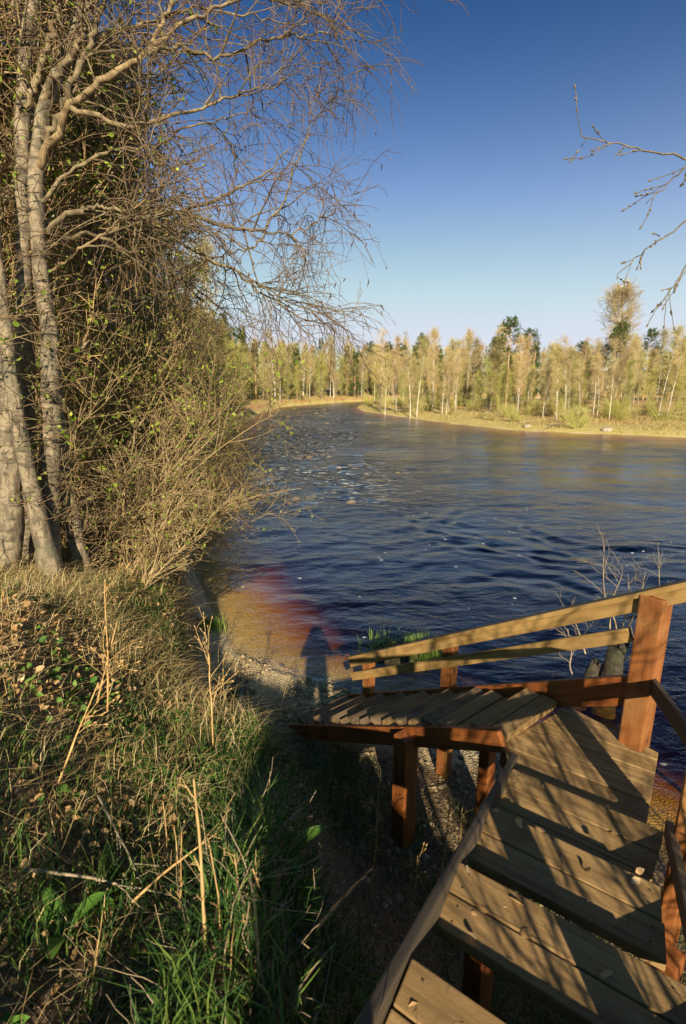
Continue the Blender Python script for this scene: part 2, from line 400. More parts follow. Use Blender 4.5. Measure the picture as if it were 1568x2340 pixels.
def water_mat():
    m = bpy.data.materials.new('river_water'); m.use_nodes = True; nt = m.node_tree
    for n in list(nt.nodes): nt.nodes.remove(n)
    out = nt.nodes.new('ShaderNodeOutputMaterial')
    g = nt.nodes.new('ShaderNodeNewGeometry'); P = g.outputs['Position']
    sx = nt.nodes.new('ShaderNodeSeparateXYZ'); nt.links.new(P, sx.inputs[0])
    def mapped(sc_, rz):
        mp = nt.nodes.new('ShaderNodeMapping'); mp.inputs['Scale'].default_value = sc_; mp.inputs['Rotation'].default_value = (0, 0, rz)
        nt.links.new(P, mp.inputs[0]); return mp.outputs[0]
    small = noise(nt, mapped((2.6, 4.8, 1), .5), 1.3, 5, .62, .8)
    mid = noise(nt, mapped((1.3, 2.5, 1), .3), 1.0, 4, .55, 1.3)
    big = noise(nt, mapped((.22, .42, 1), .2), 1.0, 3, .5, 1.2)
    # rough water where the current runs over stones, smooth slicks elsewhere
    patch = ramp(nt, noise(nt, mapped((.10, .22, 1), .25), 1.0, 3, .5, .5), [(.36, (.35, .35, .35)), (.66, (1, 1, 1))])
    att = nt.nodes.new('ShaderNodeAttribute'); att.attribute_name = 'rapids'
    wide = noise(nt, mapped((.42, .95, 1), .22), 1.0, 5, .6, .9)
    fary = math_(nt, 'MULTIPLY', math_(nt, 'SUBTRACT', sx.outputs[1], 9.0), .028, True)
    amp = math_(nt, 'ADD', patch, math_(nt, 'MULTIPLY', att.outputs['Fac'], 3.0))
    h = math_(nt, 'ADD', math_(nt, 'MULTIPLY', small, .085), math_(nt, 'ADD', math_(nt, 'MULTIPLY', mid, .16), math_(nt, 'MULTIPLY', big, .22)))
    h = math_(nt, 'ADD', h, math_(nt, 'MULTIPLY', math_(nt, 'MULTIPLY', wide, fary), .75))
    h = math_(nt, 'MULTIPLY', h, amp)
    bp = N(nt, 'ShaderNodeBump', Strength=1.0, Distance=.21); nt.links.new(h, bp.inputs['Height'])
    fr = N(nt, 'ShaderNodeLayerWeight', Blend=.5); nt.links.new(bp.outputs[0], fr.inputs['Normal'])
    fr5 = math_(nt, 'ADD', math_(nt, 'MULTIPLY', math_(nt, 'POWER', fr.outputs['Facing'], 3.8), .94), .072)
    gl = N(nt, 'ShaderNodeBsdfGlossy', Roughness=.06); nt.links.new(math_(nt, 'ADD', .05, math_(nt, 'MULTIPLY', math_(nt, 'SUBTRACT', math_(nt, 'MULTIPLY', sx.outputs[1], .02), .2, True), .11)), gl.inputs['Roughness']); nt.links.new(bp.outputs[0], gl.inputs['Normal'])
    tr = nt.nodes.new('ShaderNodeBsdfTransparent')
    mx = nt.nodes.new('ShaderNodeMixShader'); nt.links.new(fr5, mx.inputs[0]); nt.links.new(tr.outputs[0], mx.inputs[1]); nt.links.new(gl.outputs[0], mx.inputs[2])
    # foam
    fo = nt.nodes.new('ShaderNodeBsdfDiffuse'); fo.inputs[0].default_value = (.80, .76, .70, 1)
    f1 = noise(nt, mapped((2.2, 5.0, 1), .2), 1.0, 5, .7, .3)
    rf = math_(nt, 'MULTIPLY', ramp(nt, f1, [(.57, (0, 0, 0)), (.66, (1, 1, 1))]), ramp(nt, att.outputs['Fac'], [(.25, (0, 0, 0)), (.7, (1, 1, 1))]))
    vo = N(nt, 'ShaderNodeTexVoronoi', Scale=1.9, Randomness=1.0); nt.links.new(mapped((1, 1.5, 1), .4), vo.inputs['Vector'])
    line = noise(nt, mapped((.35, .9, 1), -.35), 1.0, 3, .5, 1.0)
    sp = math_(nt, 'MULTIPLY', ramp(nt, vo.outputs['Distance'], [(.06, (1, 1, 1)), (.09, (0, 0, 0))]), ramp(nt, line, [(.46, (0, 0, 0)), (.53, (1, 1, 1))]))
    near = ramp(nt, math_(nt, 'MULTIPLY', sx.outputs[1], .02), [(.30, (1, 1, 1)), (.5, (0, 0, 0))])
    sp = math_(nt, 'MULTIPLY', sp, near)
    ff = math_(nt, 'MAXIMUM', rf, math_(nt, 'MULTIPLY', sp, .8), True)
    mx2 = nt.nodes.new('ShaderNodeMixShader'); nt.links.new(ff, mx2.inputs[0]); nt.links.new(mx.outputs[0], mx2.inputs[1]); nt.links.new(fo.outputs[0], mx2.inputs[2])
    nt.links.new(mx2.outputs[0], out.inputs['Surface'])
    va = N(nt, 'ShaderNodeVolumeAbsorption', Density=2.7); va.inputs['Color'].default_value = (.89, .70, .06, 1)
    nt.links.new(va.outputs[0], out.inputs['Volume'])
    return m
M['ground'] = ground_mat(); M['water'] = water_mat()

# ------------------------------------------------------------------ world, sun, camera
w = bpy.data.worlds.new('World'); sc.world = w; w.use_nodes = True
nt = w.node_tree; bg = nt.nodes['Background']
sky = nt.nodes.new('ShaderNodeTexSky'); sky.sky_type = 'NISHITA'; sky.sun_disc = False
SUN_EL = R(26.5)
sky.sun_elevation = SUN_EL; sky.sun_rotation = R(180); sky.air_density = 1.0; sky.dust_density = 1.2; sky.ozone_density = 2.5
hs = nt.nodes.new('ShaderNodeHueSaturation'); hs.inputs['Saturation'].default_value = 1.25
def vscale(sock, k):
    m_ = nt.nodes.new('ShaderNodeVectorMath'); m_.operation = 'SCALE'; m_.inputs['Scale'].default_value = k; nt.links.new(sock, m_.inputs[0]); return m_.outputs[0]
gm = nt.nodes.new('ShaderNodeGamma'); gm.inputs['Gamma'].default_value = 1.75
nt.links.new(sky.outputs[0], hs.inputs['Color']); nt.links.new(vscale(hs.outputs[0], .12), gm.inputs[0])
tcw = nt.nodes.new('ShaderNodeTexCoord'); sw = nt.nodes.new('ShaderNodeSeparateXYZ'); nt.links.new(tcw.outputs['Generated'], sw.inputs[0])
band = math_(nt, 'EXPONENT', math_(nt, 'MULTIPLY', math_(nt, 'POWER', math_(nt, 'MAXIMUM', sw.outputs[2], 0.0), 1.8), -11.0))
hz = nt.nodes.new('ShaderNodeMix'); hz.data_type = 'RGBA'; hz.inputs[7].default_value = (6.1, 5.95, 7.0, 1)   # pale lavender air low over the horizon
nt.links.new(math_(nt, 'MULTIPLY', band, .95), hz.inputs[0]); tint = nt.nodes.new('ShaderNodeVectorMath'); tint.operation = 'MULTIPLY'; tint.inputs[1].default_value = (.36, 1.40, 1.12)
cap = nt.nodes.new('ShaderNodeVectorMath'); cap.operation = 'MINIMUM'; cap.inputs[1].default_value = (3.0, 3.2, 3.8); nt.links.new(vscale(gm.outputs[0], 1 / .12), cap.inputs[0]); nt.links.new(cap.outputs[0], tint.inputs[0]); nt.links.new(tint.outputs[0], hz.inputs[6])
nt.links.new(hz.outputs[2], bg.inputs[0]); bg.inputs[1].default_value = .074
sd = bpy.data.lights.new('sun', 'SUN'); sd.energy = 5.0; sd.angle = R(.45); sd.color = (1, .86, .64)
so = bpy.data.objects.new('sun', sd); COL.objects.link(so)
LDIR = Vector((-.048, .9, -.0)).normalized() * math.cos(SUN_EL) + Vector((0, 0, -math.sin(SUN_EL)))
so.rotation_euler = LDIR.to_track_quat('-Z', 'Y').to_euler(); so.location = (3, -20, 14)
cd = bpy.data.cameras.new('camera'); cam = bpy.data.objects.new('camera', cd); COL.objects.link(cam)
cam.location = (0, 0, H); cam.rotation_euler = (PI / 2 - PITCH, 0, 0)
cd.sensor_fit = 'VERTICAL'; cd.sensor_height = 36; cd.lens = F / 2340 * 36; cd.clip_start = .03; cd.clip_end = 3000
cd.dof.use_dof = True; cd.dof.focus_distance = 7; cd.dof.aperture_fstop = 3.5
sc.camera = cam
sc.view_settings.view_transform = 'Standard'; sc.view_settings.look = 'None'; sc.view_settings.exposure = .85; sc.view_settings.gamma = 1
sc.cycles.max_bounces = 5; sc.cycles.diffuse_bounces = 2; sc.cycles.glossy_bounces = 3; sc.cycles.transparent_max_bounces = 12
sc.cycles.use_denoising = True

# ------------------------------------------------------------------ ground and river sheets
def axis(lo, hi, fine, k, n0=0.0):
    """coordinates dense around n0, growing away from it"""
    out = [n0]; s = fine
    while out[-1] < hi: out.append(out[-1] + s); s *= k if out[-1] - n0 > 5 else 1.003
    neg = [n0]; s = fine
    while neg[-1] > lo: neg.append(neg[-1] - s); s *= k if n0 - neg[-1] > 5 else 1.003
    return np.array(neg[:0:-1] + out)
def sheet(xs, ys, zf):
    X, Y = np.meshgrid(xs, ys); Z = zf(X.ravel(), Y.ravel())
    v = np.stack([X.ravel(), Y.ravel(), Z], 1); nx, ny = len(xs), len(ys)
    i = (np.arange(ny - 1)[:, None] * nx + np.arange(nx - 1)[None, :]).ravel()
    return v, np.stack([i, i + 1, i + nx + 1, i + nx], 1), nx, ny
xs = axis(-420, 420, .055, 1.035, -.3); ys = axis(-60, 620, .055, 1.035, 4.5)
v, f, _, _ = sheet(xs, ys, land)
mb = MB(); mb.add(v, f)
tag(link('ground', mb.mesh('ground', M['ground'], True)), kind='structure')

def rapid(x, y):
    """where the river breaks over stones"""
    d = np.exp(-(((x + 1.4 + .05 * y) / (3.6 + .075 * y)) ** 2)) * smooth(14, 20, y) * (1 - smooth(95, 115, y))
    return np.clip(1.25 * d * (.62 + .75 * fbm(x * .32, y * .2, 3, 31)), 0, 1.2)
def flat_(px, py): d = ray(px, py); return (np.array([0, 0, H]) - d * (H / d[2]))[:2]
EDDY = [np.array([flat_(*p) for p in L]) for L in ([(940, 1165), (965, 1200), (1010, 1235), (1100, 1262), (1200, 1275), (1320, 1292)], [(1020, 1195), (1050, 1172), (1120, 1160), (1210, 1158)],
        [(1190, 1205), (1260, 1235), (1340, 1252), (1440, 1262), (1530, 1262)], [(1080, 1330), (1160, 1318), (1260, 1330), (1340, 1352)], [(900, 1140), (1000, 1128), (1120, 1136)])]
def waves(x, y):
    fade = 1 - smooth(60, 120, y)
    wx = x + .7 * fbm(x * .4, y * .4, 2, 44); wy = y + .7 * fbm(x * .4, y * .4, 2, 45)
    z = .018 * vnoise(wx * .8 + wy * .5, wy * 1.6 - wx * .4, 0, 41) + .012 * vnoise(wx * 2.3 + wy, wy * 3.6 - wx, 0, 42)
    # the eddy line that curls off the far corner of the bank
    ln = y - (13.5 - .33 * (x - 3.5) + .9 * np.sin(x * .9) + .8 * fbm(x * .8, y * .8, 3, 48)); q = ln * 1.5
    z = z + .022 * np.exp(-q * q) * np.sin(q * 4 + x) * smooth(2, 4, x)
    for L in EDDY:
        q = seg_dist(np.stack([x + .25 * vnoise(x * 1.6, y * 1.6, 0, 50), y + .25 * vnoise(x * 1.6, y * 1.6, 0, 51)], 1), L)
        z = z - .018 * np.exp(-(q / .16) ** 2) + .015 * np.exp(-((q - .34) / .16) ** 2)
    z = z + .035 * smooth(14, 30, y) * vnoise(wx * .5 + wy * .2, wy * .9, 0, 47)
    z = z + .07 * rapid(x, y) * vnoise(x * 2.0, y * 3.2, 0, 43)
    P = np.stack([x, y], 1); d = seg_dist(P, LB)
    return z * fade * smooth(0, 1.5, d)
xs = axis(-30, 95, .06, 1.03, .2); ys = axis(-10, 185, .06, 1.022, 8)
v, f, nx, ny = sheet(xs, ys, waves)
rap = rapid(v[:, 0], v[:, 1])
# closed body of water: surface, a bottom deep under the bed, and sides
n = len(v); ring = np.concatenate([np.arange(nx), np.arange(1, ny) * nx + nx - 1, (ny - 1) * nx + np.arange(nx - 2, -1, -1), np.arange(ny - 2, 0, -1) * nx])
lowv = v[ring].copy(); lowv[:, 2] = -4
k = len(ring); a = np.arange(k); b_ = (a + 1) % k
side = np.stack([ring[a], n + a, n + b_, ring[b_]], 1)
mb = MB(); mb.add(np.vstack([v, lowv]), f); mb.f.append((side, 0)); mb.f.append(((n + a[::-1])[None, :], 0))
me = mb.mesh('water', M['water'], True)
at_ = me.attributes.new('rapids', 'FLOAT', 'POINT'); at_.data.foreach_set('value', np.concatenate([rap, np.zeros(k)]).astype(np.float32))
tag(link('river', me), kind='structure')

# ------------------------------------------------------------------ the wooden staircase
def clip_poly(poly, nrm_, c):
    out = []
    for i in range(len(poly)):
        p, q = poly[i], poly[(i + 1) % len(poly)]
        dp, dq = p @ nrm_ - c, q @ nrm_ - c
        if dp <= 0: out.append(p)
        if dp * dq < 0: out.append(p + (q - p) * dp / (dp - dq))
    return out
def prism(bm, poly, z0, z1):
    lo = [bm.verts.new((p[0], p[1], z0)) for p in poly]; hi = [bm.verts.new((p[0], p[1], z1)) for p in poly]
    k = len(poly); bm.faces.new(hi); bm.faces.new(lo[::-1])
    for i in range(k): bm.faces.new((lo[i], lo[(i + 1) % k], hi[(i + 1) % k], hi[i]))
def bevelled(bm, w_=.006, seg=2):
    bmesh.ops.bevel(bm, geom=list(bm.edges), offset=w_, segments=seg, affect='EDGES', profile=.6)
def bm_obj(name, bm, mat, parent, mw=None):
    bmesh.ops.recalc_face_normals(bm, faces=list(bm.faces))
    me = bpy.data.meshes.new(name); bm.to_mesh(me); bm.free(); me.materials.append(mat)
    o = bpy.data.objects.new(name, me); COL.objects.link(o); o.parent = parent
    if mw is not None: o.matrix_local = mw
    return o
def deck(name, poly, ex, z, thick, pw, mat, parent, gap=.007, cut=.0, seed=0):
    """planks along ex cut to the polygon; object's local x runs along the planks"""
    rg = np.random.default_rng(seed)
    poly = [np.array(p, float) for p in poly]; o = poly[0]; ex = nrm(np.array(ex, float)); ey = np.array([-ex[1], ex[0]])
    L = [np.array([(p - o) @ ex, (p - o) @ ey]) for p in poly]
    if sum(a[0] * b[1] - a[1] * b[0] for a, b in zip(L, L[1:] + L[:1])) < 0: L = L[::-1]
    lo = min(p[1] for p in L); hi = max(p[1] for p in L); k = max(1, round((hi - lo) / pw)); w_ = (hi - lo) / k
    bm = bmesh.new()
    for i in range(k):
        q = clip_poly(L, np.array([0., 1.]), lo + (i + 1) * w_ - gap / 2); q = clip_poly(q, np.array([0., -1.]), -(lo + i * w_ + gap / 2))
        if len(q) < 3: continue
        dz = rg.normal() * .0025
        cx = rg.normal() * cut
        q = [np.array([p[0] + cx, p[1]]) for p in q]
        prism(bm, q, z - thick + dz, z + dz)
    bmesh.ops.remove_doubles(bm, verts=list(bm.verts), dist=.0015)
    bevelled(bm, .005)
    for i in range(k):                                               # rusty screw heads near the plank ends
        yy = lo + (i + .5) * w_; xs_ = [p[0] for p in clip_poly(clip_poly(L, np.array([0., 1.]), yy + .02), np.array([0., -1.]), -(yy - .02))]
        if not xs_ or max(xs_) - min(xs_) < .3: continue
        for xx in (min(xs_) + .055, max(xs_) - .055):
            for s_ in (-.032, .034):
                c_ = bmesh.ops.create_circle(bm, cap_ends=True, segments=8, radius=.0045, matrix=Matrix.Translation((xx + rg.normal() * .004, yy + s_ + rg.normal() * .003, z + .0032)))
                for f_ in {f2 for v2 in c_['verts'] for f2 in v2.link_faces}: f_.material_index = 1
    mw = Matrix(((ex[0], ey[0], 0, o[0]), (ex[1], ey[1], 0, o[1]), (0, 0, 1, 0), (0, 0, 0, 1)))
    o_ = bm_obj(name, bm, mat, parent, mw); o_.data.materials.append(M['rust']); return o_
def beam(name, p0, p1, w_, h, mat, parent, up=(0, 0, 1), bev=.008, roll=0.0):
    """squared timber from p0 to p1: w across, h along up"""
    p0 = Vector(p0); p1 = Vector(p1); x = (p1 - p0); L = x.length; x.normalize()
    u = Vector(up); y = u.cross(x).normalized(); z = x.cross(y).normalized()
    if roll: q = Matrix.Rotation(roll, 3, x); y = q @ y; z = q @ z
    bm = bmesh.new(); prism(bm, [(0, -w_ / 2), (L, -w_ / 2), (L, w_ / 2), (0, w_ / 2)], -h / 2, h / 2)
    bevelled(bm, bev)
    mw = Matrix(((x.x, y.x, z.x, p0.x), (x.y, y.y, z.y, p0.y), (x.z, y.z, z.z, p0.z), (0, 0, 0, 1)))
    return bm_obj(name, bm, mat, parent, mw)
M['rust'] = twig_mat('rusty_screws', (.03, .02, .015), (.07, .04, .02), 30)
V2 = lambda *a: np.array(a, float)
stair = thing('wooden_staircase', 'brown wooden staircase with a railing that turns at a landing down to the water', 'staircase')
EX = V2(.82, -.573); HD = V2(.573, .82)
# upper flight
up_l = {'D': (V2(.065, .94), V2(.2135, 1.198), 2.4), 'A': (V2(.331, 1.446), V2(.479, 1.705), 2.2),
        'B': (V2(.585, 1.951), V2(.726, 2.219), 2.0), 'C': (V2(.80, 2.40), V2(1.056, 2.70), 1.8)}
for i, (k, (a, b, z)) in enumerate(up_l.items()):
    W = .80
    a = a - HD * {'D': 0, 'A': 0, 'B': .05, 'C': .13}[k]
    deck('tread', [a, a + EX * W, b + EX * W, b], EX, z, .05, .15, M['tread'], stair, .011, .004, i)
    if k == 'C':
        beam('riser', (*(b + EX * .02 - HD * .03), z - .12), (*(b + EX * .78 - HD * .03), z - .12), .03, .13, M['greyboard'], stair)
a0 = V2(-.80, -.55)
deck('tread', [a0, a0 + EX * .8, V2(-.07, .70) + EX * .8, V2(-.07, .70)], EX, 2.6, .05, .15, M['tread'], stair, .009, .003, 9)
# stringers of the upper flight, plank on edge
def zst(s): return 2.4 - .2 * s / .5805 + .0
def along(s, off): p = V2(.2135, 1.198) + V2(.4893, .8721) * s + EX * off; return p
for off in (-.03, .835):
    p0, p1 = along(-1.7 if off < 0 else -1.5, off), along(1.93 if off < 0 else 1.85, off)
    s0, s1 = (-1.7, 1.93) if off < 0 else (-1.5, 1.85)
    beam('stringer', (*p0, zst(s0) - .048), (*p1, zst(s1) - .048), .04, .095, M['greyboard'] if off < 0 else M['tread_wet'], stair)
# landing
LP = [V2(1.08, 2.84), V2(1.74, 2.42), V2(2.21, 3.08), V2(1.83, 3.60), V2(1.70, 3.54), V2(1.17, 3.19)]
deck('landing', LP, EX, 1.6, .05, .145, M['tread'], stair, .007, .0, 21)
for p, q in ((LP[0] + HD * .1, LP[1] + HD * .1 - EX * .05), (LP[5] - HD * .05, V2(2.0, 3.2))):
    beam('joist', (*p, 1.48), (*q, 1.48), .07, .13, M['stain'], stair)
# lower flight
AD = nrm(V2(-.61, .79)); BD = nrm(V2(.79, .61)); O = V2(.953, 3.355); G, RS = .325, .186
for k in range(8):
    o = O + AD * G * k; z = 1.66 - RS * k
    back = -AD * .28
    q = [o, o + BD * .72, o + BD * .72 + back, o + back]
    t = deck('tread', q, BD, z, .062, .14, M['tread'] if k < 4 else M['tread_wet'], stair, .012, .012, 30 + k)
    if k:
        bm = bmesh.new()
        prism(bm, [(.0, -.19), (.72, -.19), (.72, -.03), (.0, -.03)], z - .115, z - .063)
        bevelled(bm, .006)
        bm_obj('cleat', bm, M['tread_wet'], t, Matrix(((1, 0, 0, .005), (0, 1, 0, .19 if False else .14 + .06), (0, 0, 1, 0), (0, 0, 0, 1))))
SL = RS / G
def low(s, off, z0): p = O + BD * off + AD * s; return (p[0], p[1], z0 - SL * s)
beam('stringer', low(-.30, -.02, 1.515), low(.62, -.02, 1.515), .05, .17, M['stain'], stair)
beam('stringer', low(.63, -.026, 1.515), low(2.52, -.026, 1.515), .05, .165, M['stain'], stair)
# far stringer climbs on to the corner post
beam('stringer', low(-.86, .79, 1.56), low(2.55, .79, 1.56), .05, .21, M['stain'], stair)
BP = V2(2.10, 3.19)
big = beam('post', (*BP, -.3), (*BP, 2.74), .165, .155, M['post'], stair, up=(AD[0], AD[1], 0), bev=.012)
def post_at(s, off, zb, zt, w_=.14, mat='post'):
    p = O + BD * off + AD * s
    return beam('post', (*p, zb), (*p, zt), w_, .09, M[mat], stair, up=(BD[0], BD[1], 0), bev=.008)
def hr(s): return 2.79 - .605 * (s + .86)
post_at(.93, .86, -.1, hr(.93) - .075); post_at(2.16, .86, -.3, hr(2.16) - .075)
p0 = O + BD * .80 + AD * -1.1; p1 = O + BD * .80 + AD * 2.42
beam('handrail', (*p0, hr(-1.1) + .005), (*p1, hr(2.42) + .005), .13, .038, M['rail'], stair)
beam('rail_board', (*(p0 - BD * .02), hr(-1.1) - .067), (*(p1 - BD * .02), hr(2.42) - .067), .034, .095, M['rail'], stair)
p0 = O + BD * .775 + AD * -.72; p1 = O + BD * .775 + AD * 2.38
beam('mid_rail', (*p0, hr(-.72) - .29), (*p1, hr(2.38) - .255), .035, .10, M['rail'], stair)
# posts that carry the flights
def leg(p, zt, mat='stain', w_=.15): return beam('support_post', (*p, -.5), (*p, zt), w_, w_, M[mat], stair, up=(BD[0], BD[1], 0))
leg(O + AD * .56 - BD * .10, 1.24); leg(O + AD * .30 + BD * .70, 1.36, 'stain', .11)
leg(V2(2.02, 3.2) - EX * .2, 1.41, 'stain', .12)
for s in (-.7, .95):
    for off in (.03, .77): leg(along(s, off), zst(s) - .20, 'stain', .11)
# right hand railing of the upper flight
ps = [along(-.12, .92), along(1.77, .90)]; pz = [zst(-.12) + .035, zst(1.77) + .035]
for p, z in zip(ps, pz):
    beam('post', (*p, -.2), (*p, z + .92), .15, .10, M['post'], stair, up=(EX[0], EX[1], 0))
dr_ = nrm(ps[1] - ps[0]); sl = (pz[1] - pz[0]) / np.linalg.norm(ps[1] - ps[0])
q0, q1 = ps[0] - dr_ * 1.3 - EX * .08, ps[1] + dr_ * .86 - EX * .02
for name, dz, ww, hh in (('handrail', .94, .13, .04), ('mid_rail', .52, .035, .11)):
    if dz < .6: beam(name, (*(ps[1] - EX * .05), pz[1] + dz), (*(BP + EX * .04), pz[1] + dz - (.30 if dz > .6 else .25)), ww, hh, M['rail'] if dz > .6 else M['greyboard'], stair)
    beam(name, (*q0, pz[0] + dz - sl * 1.3), (*(ps[1] - EX * .05), pz[1] + dz), ww, hh, M['rail'] if dz > .6 else M['greyboard'], stair)

# ------------------------------------------------------------------ the photographer on the top platform
def skin_person():
    root = thing('person', 'photographer in a dark coat whose long shadow falls on the shallow water', 'person', (-.02, -.22, 2.6))
    J = [(0, 0, .82), (0, -.02, 1.02), (0, -.03, 1.20), (0, -.02, 1.30), (0, .0, 1.37), (0, .01, 1.46), (0, .02, 1.545),      # pelvis .. crown
         (.09, 0, .78), (.10, .03, .44), (.11, -.02, .09), (.12, .12, .035),
         (-.09, 0, .78), (-.10, .0, .44), (-.11, -.05, .09), (-.12, .09, .035),
         (.165, -.03, 1.25), (.24, .05, 1.05), (.085, .165, 1.46),
         (-.165, -.03, 1.25), (-.24, .05, 1.05), (-.085, .165, 1.46)]
    E = [(0, 1), (1, 2), (2, 3), (3, 4), (4, 5), (5, 6), (0, 7), (7, 8), (8, 9), (9, 10), (0, 11), (11, 12), (12, 13), (13, 14), (3, 15), (15, 16), (16, 17), (3, 18), (18, 19), (19, 20)]
    Rd = [.17, .18, .185, .12, .055, .088, .07, .10, .065, .045, .04, .10, .065, .045, .04, .07, .052, .032, .07, .052, .032]
    for sx in (1, -1):                                               # five fingers closing on the camera body
        pi_ = 17 if sx > 0 else 20
        base = np.array([.085 * sx, .165, 1.46])
        for k in range(5):
            z = .03 - .02 * k if k < 4 else -.055
            i = len(J)
            L = (.032, .036, .034, .027, .03)[k]
            J += [tuple(base + (.0, .018, z)), tuple(base + (-.006 * sx, .018 + L * .7, z + .002)), tuple(base + (-.03 * sx, .02 + L * .75, z + .003))]
            E += [(pi_, i), (i, i + 1), (i + 1, i + 2)]; Rd += [.010, .009, .008]
    me = bpy.data.meshes.new('body'); me.from_pydata(J, E, [])
    o = link('body', me, root); m1 = o.modifiers.new('skin', 'SKIN')
    for i, r in enumerate(Rd): me.skin_vertices[0].data[i].radius = (r, r * (.75 if i in (0, 1, 2) else 1))
    me.skin_vertices[0].data[0].use_root = True
    o.modifiers.new('sub', 'SUBSURF').levels = 1; o.modifiers['sub'].render_levels = 2
    sk, nt_, b = nodes('coat_and_skin')
    g = nt_.nodes.new('ShaderNodeTexCoord'); sx_ = nt_.nodes.new('ShaderNodeSeparateXYZ'); nt_.links.new(g.outputs['Object'], sx_.inputs[0])
    c = ramp(nt_, math_(nt_, 'MULTIPLY', sx_.outputs[2], .5), [(0, (.03, .025, .02)), (.04, (.03, .035, .06)), (.40, (.025, .03, .025)), (.69, (.55, .36, .26))], 'CONSTANT')
    nt_.links.new(c, b.inputs['Base Color']); me.materials.append(sk)
    # hair, nose, ears, eyes
    mb = MB(); rg = np.random.default_rng(3)
    u = rg.random(900) * 2 * PI; vv = rg.random(900) ** .6
    d = np.stack([np.cos(u) * np.sqrt(1 - vv ** 2), np.sin(u) * np.sqrt(1 - vv ** 2) - .25, vv], 1)
    p = np.array([0, .0, 1.49]) + d * np.array([.088, .095, .105])
    tubes(mb, grow(rg, p, d + [0, -.4, -.5], .07, 4, .15, -.2), taper(np.full(900, .005), np.full(900, .002), 4), 3)
    link('hair', mb.mesh('hair', twig_mat('brown_hair', (.05, .03, .015), (.10, .06, .03)), True), root)
    skm, _, b2 = nodes('skin'); b2.inputs['Base Color'].default_value = (.55, .36, .26, 1)
    for nm, r_, p_, s_ in (('nose', .013, (0, .098, 1.465), (1, 1.2, 1.9)), ('mouth', .02, (0, .088, 1.425), (1.1, .4, .35)), ('eye', .011, (.032, .083, 1.487), (1, 1, 1)), ('eye', .011, (-.032, .083, 1.487), (1, 1, 1)),
                           ('ear', .024, (.088, 0, 1.47), (.35, .7, 1.2)), ('ear', .024, (-.088, 0, 1.47), (.35, .7, 1.2))):
        bm = bmesh.new(); bmesh.ops.create_uvsphere(bm, u_segments=10, v_segments=8, radius=r_, matrix=Matrix.Translation(p_) @ Matrix.Diagonal((*s_, 1))); bm_obj(nm, bm, skm, root)
    t = thing('photo_camera', 'small black film camera held up to the photographer\'s face', 'camera', (-.02, -.08, 4.06))
    blk, _, b3 = nodes('black_camera'); b3.inputs['Base Color'].default_value = (.02, .02, .02, 1); b3.inputs['Roughness'].default_value = .5
    bm = bmesh.new(); prism(bm, [(-.066, -.02), (.066, -.02), (.066, .015), (-.066, .015)], -.04, .035); prism(bm, [(-.02, -.018), (.02, -.018), (.02, .013), (-.02, .013)], .035, .052); bevelled(bm, .004); bm_obj('camera_body', bm, blk, t)
    bm = bmesh.new(); bmesh.ops.create_cone(bm, cap_ends=True, segments=24, radius1=.026, radius2=.024, depth=.03, matrix=Matrix.Translation((.02, .03, -.005)) @ Matrix.Rotation(-PI / 2, 4, 'X')); bm_obj('lens', bm, blk, t)
skin_person()

# ------------------------------------------------------------------ green rowing boat drawn up under the bank
def boat():
    root = thing('rowing_boat', 'green rowing boat drawn up on the shingle under the grassy bank', 'boat', (-1.74, 5.52, .06), R(177))
    L, W, D = 2.6, 1.15, .44; n = 18; mb = MB(); rg = 9
    t = np.linspace(0, 1, n)                                     # 0 transom, 1 bow
    half = W / 2 * np.where(t < .45, .88 + .12 * np.sin(t / .45 * PI / 2), np.sqrt(np.clip(1 - ((t - .45) / .56) ** 2.2, 0.0, 1)))
    sh = D + .12 * t ** 2; ke = .10 * t ** 3
    sec = np.linspace(-1, 1, 13)
    def hull(inset, flip):
        X = np.sign(sec) * np.abs(sec) ** .75
        v = np.stack([(half[:, None] - inset).clip(.01) * X[None, :], (t * L + inset * (1 - 2 * t))[:, None] + 0 * X[None, :], ke[:, None] + inset + (sh - ke - inset)[:, None] * np.abs(sec)[None, :] ** 3.2], -1)
        m = len(sec); i = (np.arange(n - 1)[:, None] * m + np.arange(m - 1)[None, :]).ravel()
        q = np.stack([i, i + 1, i + m + 1, i + m], 1)
        return v.reshape(-1, 3), q if flip else q[:, ::-1]
    for a in ((0, False), (.025, True)): mb.add(*hull(*a))
    m = len(sec)
    mat, nt_, b = nodes('green_boat_paint'); vv = coords(nt_)
    nt_.links.new(ramp(nt_, noise(nt_, vv, 6, 5, .65), [(.35, (.004, .045, .03)), (.65, (.01, .10, .065))]), b.inputs['Base Color']); b.inputs['Roughness'].default_value = .5
    link('hull', mb.mesh('hull', mat, True), root)
    mb = MB()
    for s in (0, 12):
        X = np.sign(sec[s]); p = np.stack([half * X, t * L, sh + .01], 1); tubes(mb, p[None], .026, 6)
    link('gunwale', mb.mesh('gunwale', mat, True), root)
    bm = bmesh.new(); prism(bm, [(-.45, -.02), (.45, -.02), (.45, .03), (-.45, .03)], .02, D + .03); bevelled(bm, .01); bm_obj('transom', bm, mat, root)
    for y in (.7, 1.5):
        h = float(np.interp(y / L, t, half)) - .04
        bm = bmesh.new(); prism(bm, [(-h, y), (h, y), (h, y + .22), (-h, y + .22)], .27, .30); bevelled(bm, .006); bm_obj('thwart', bm, M['greyboard'], root)
boat()

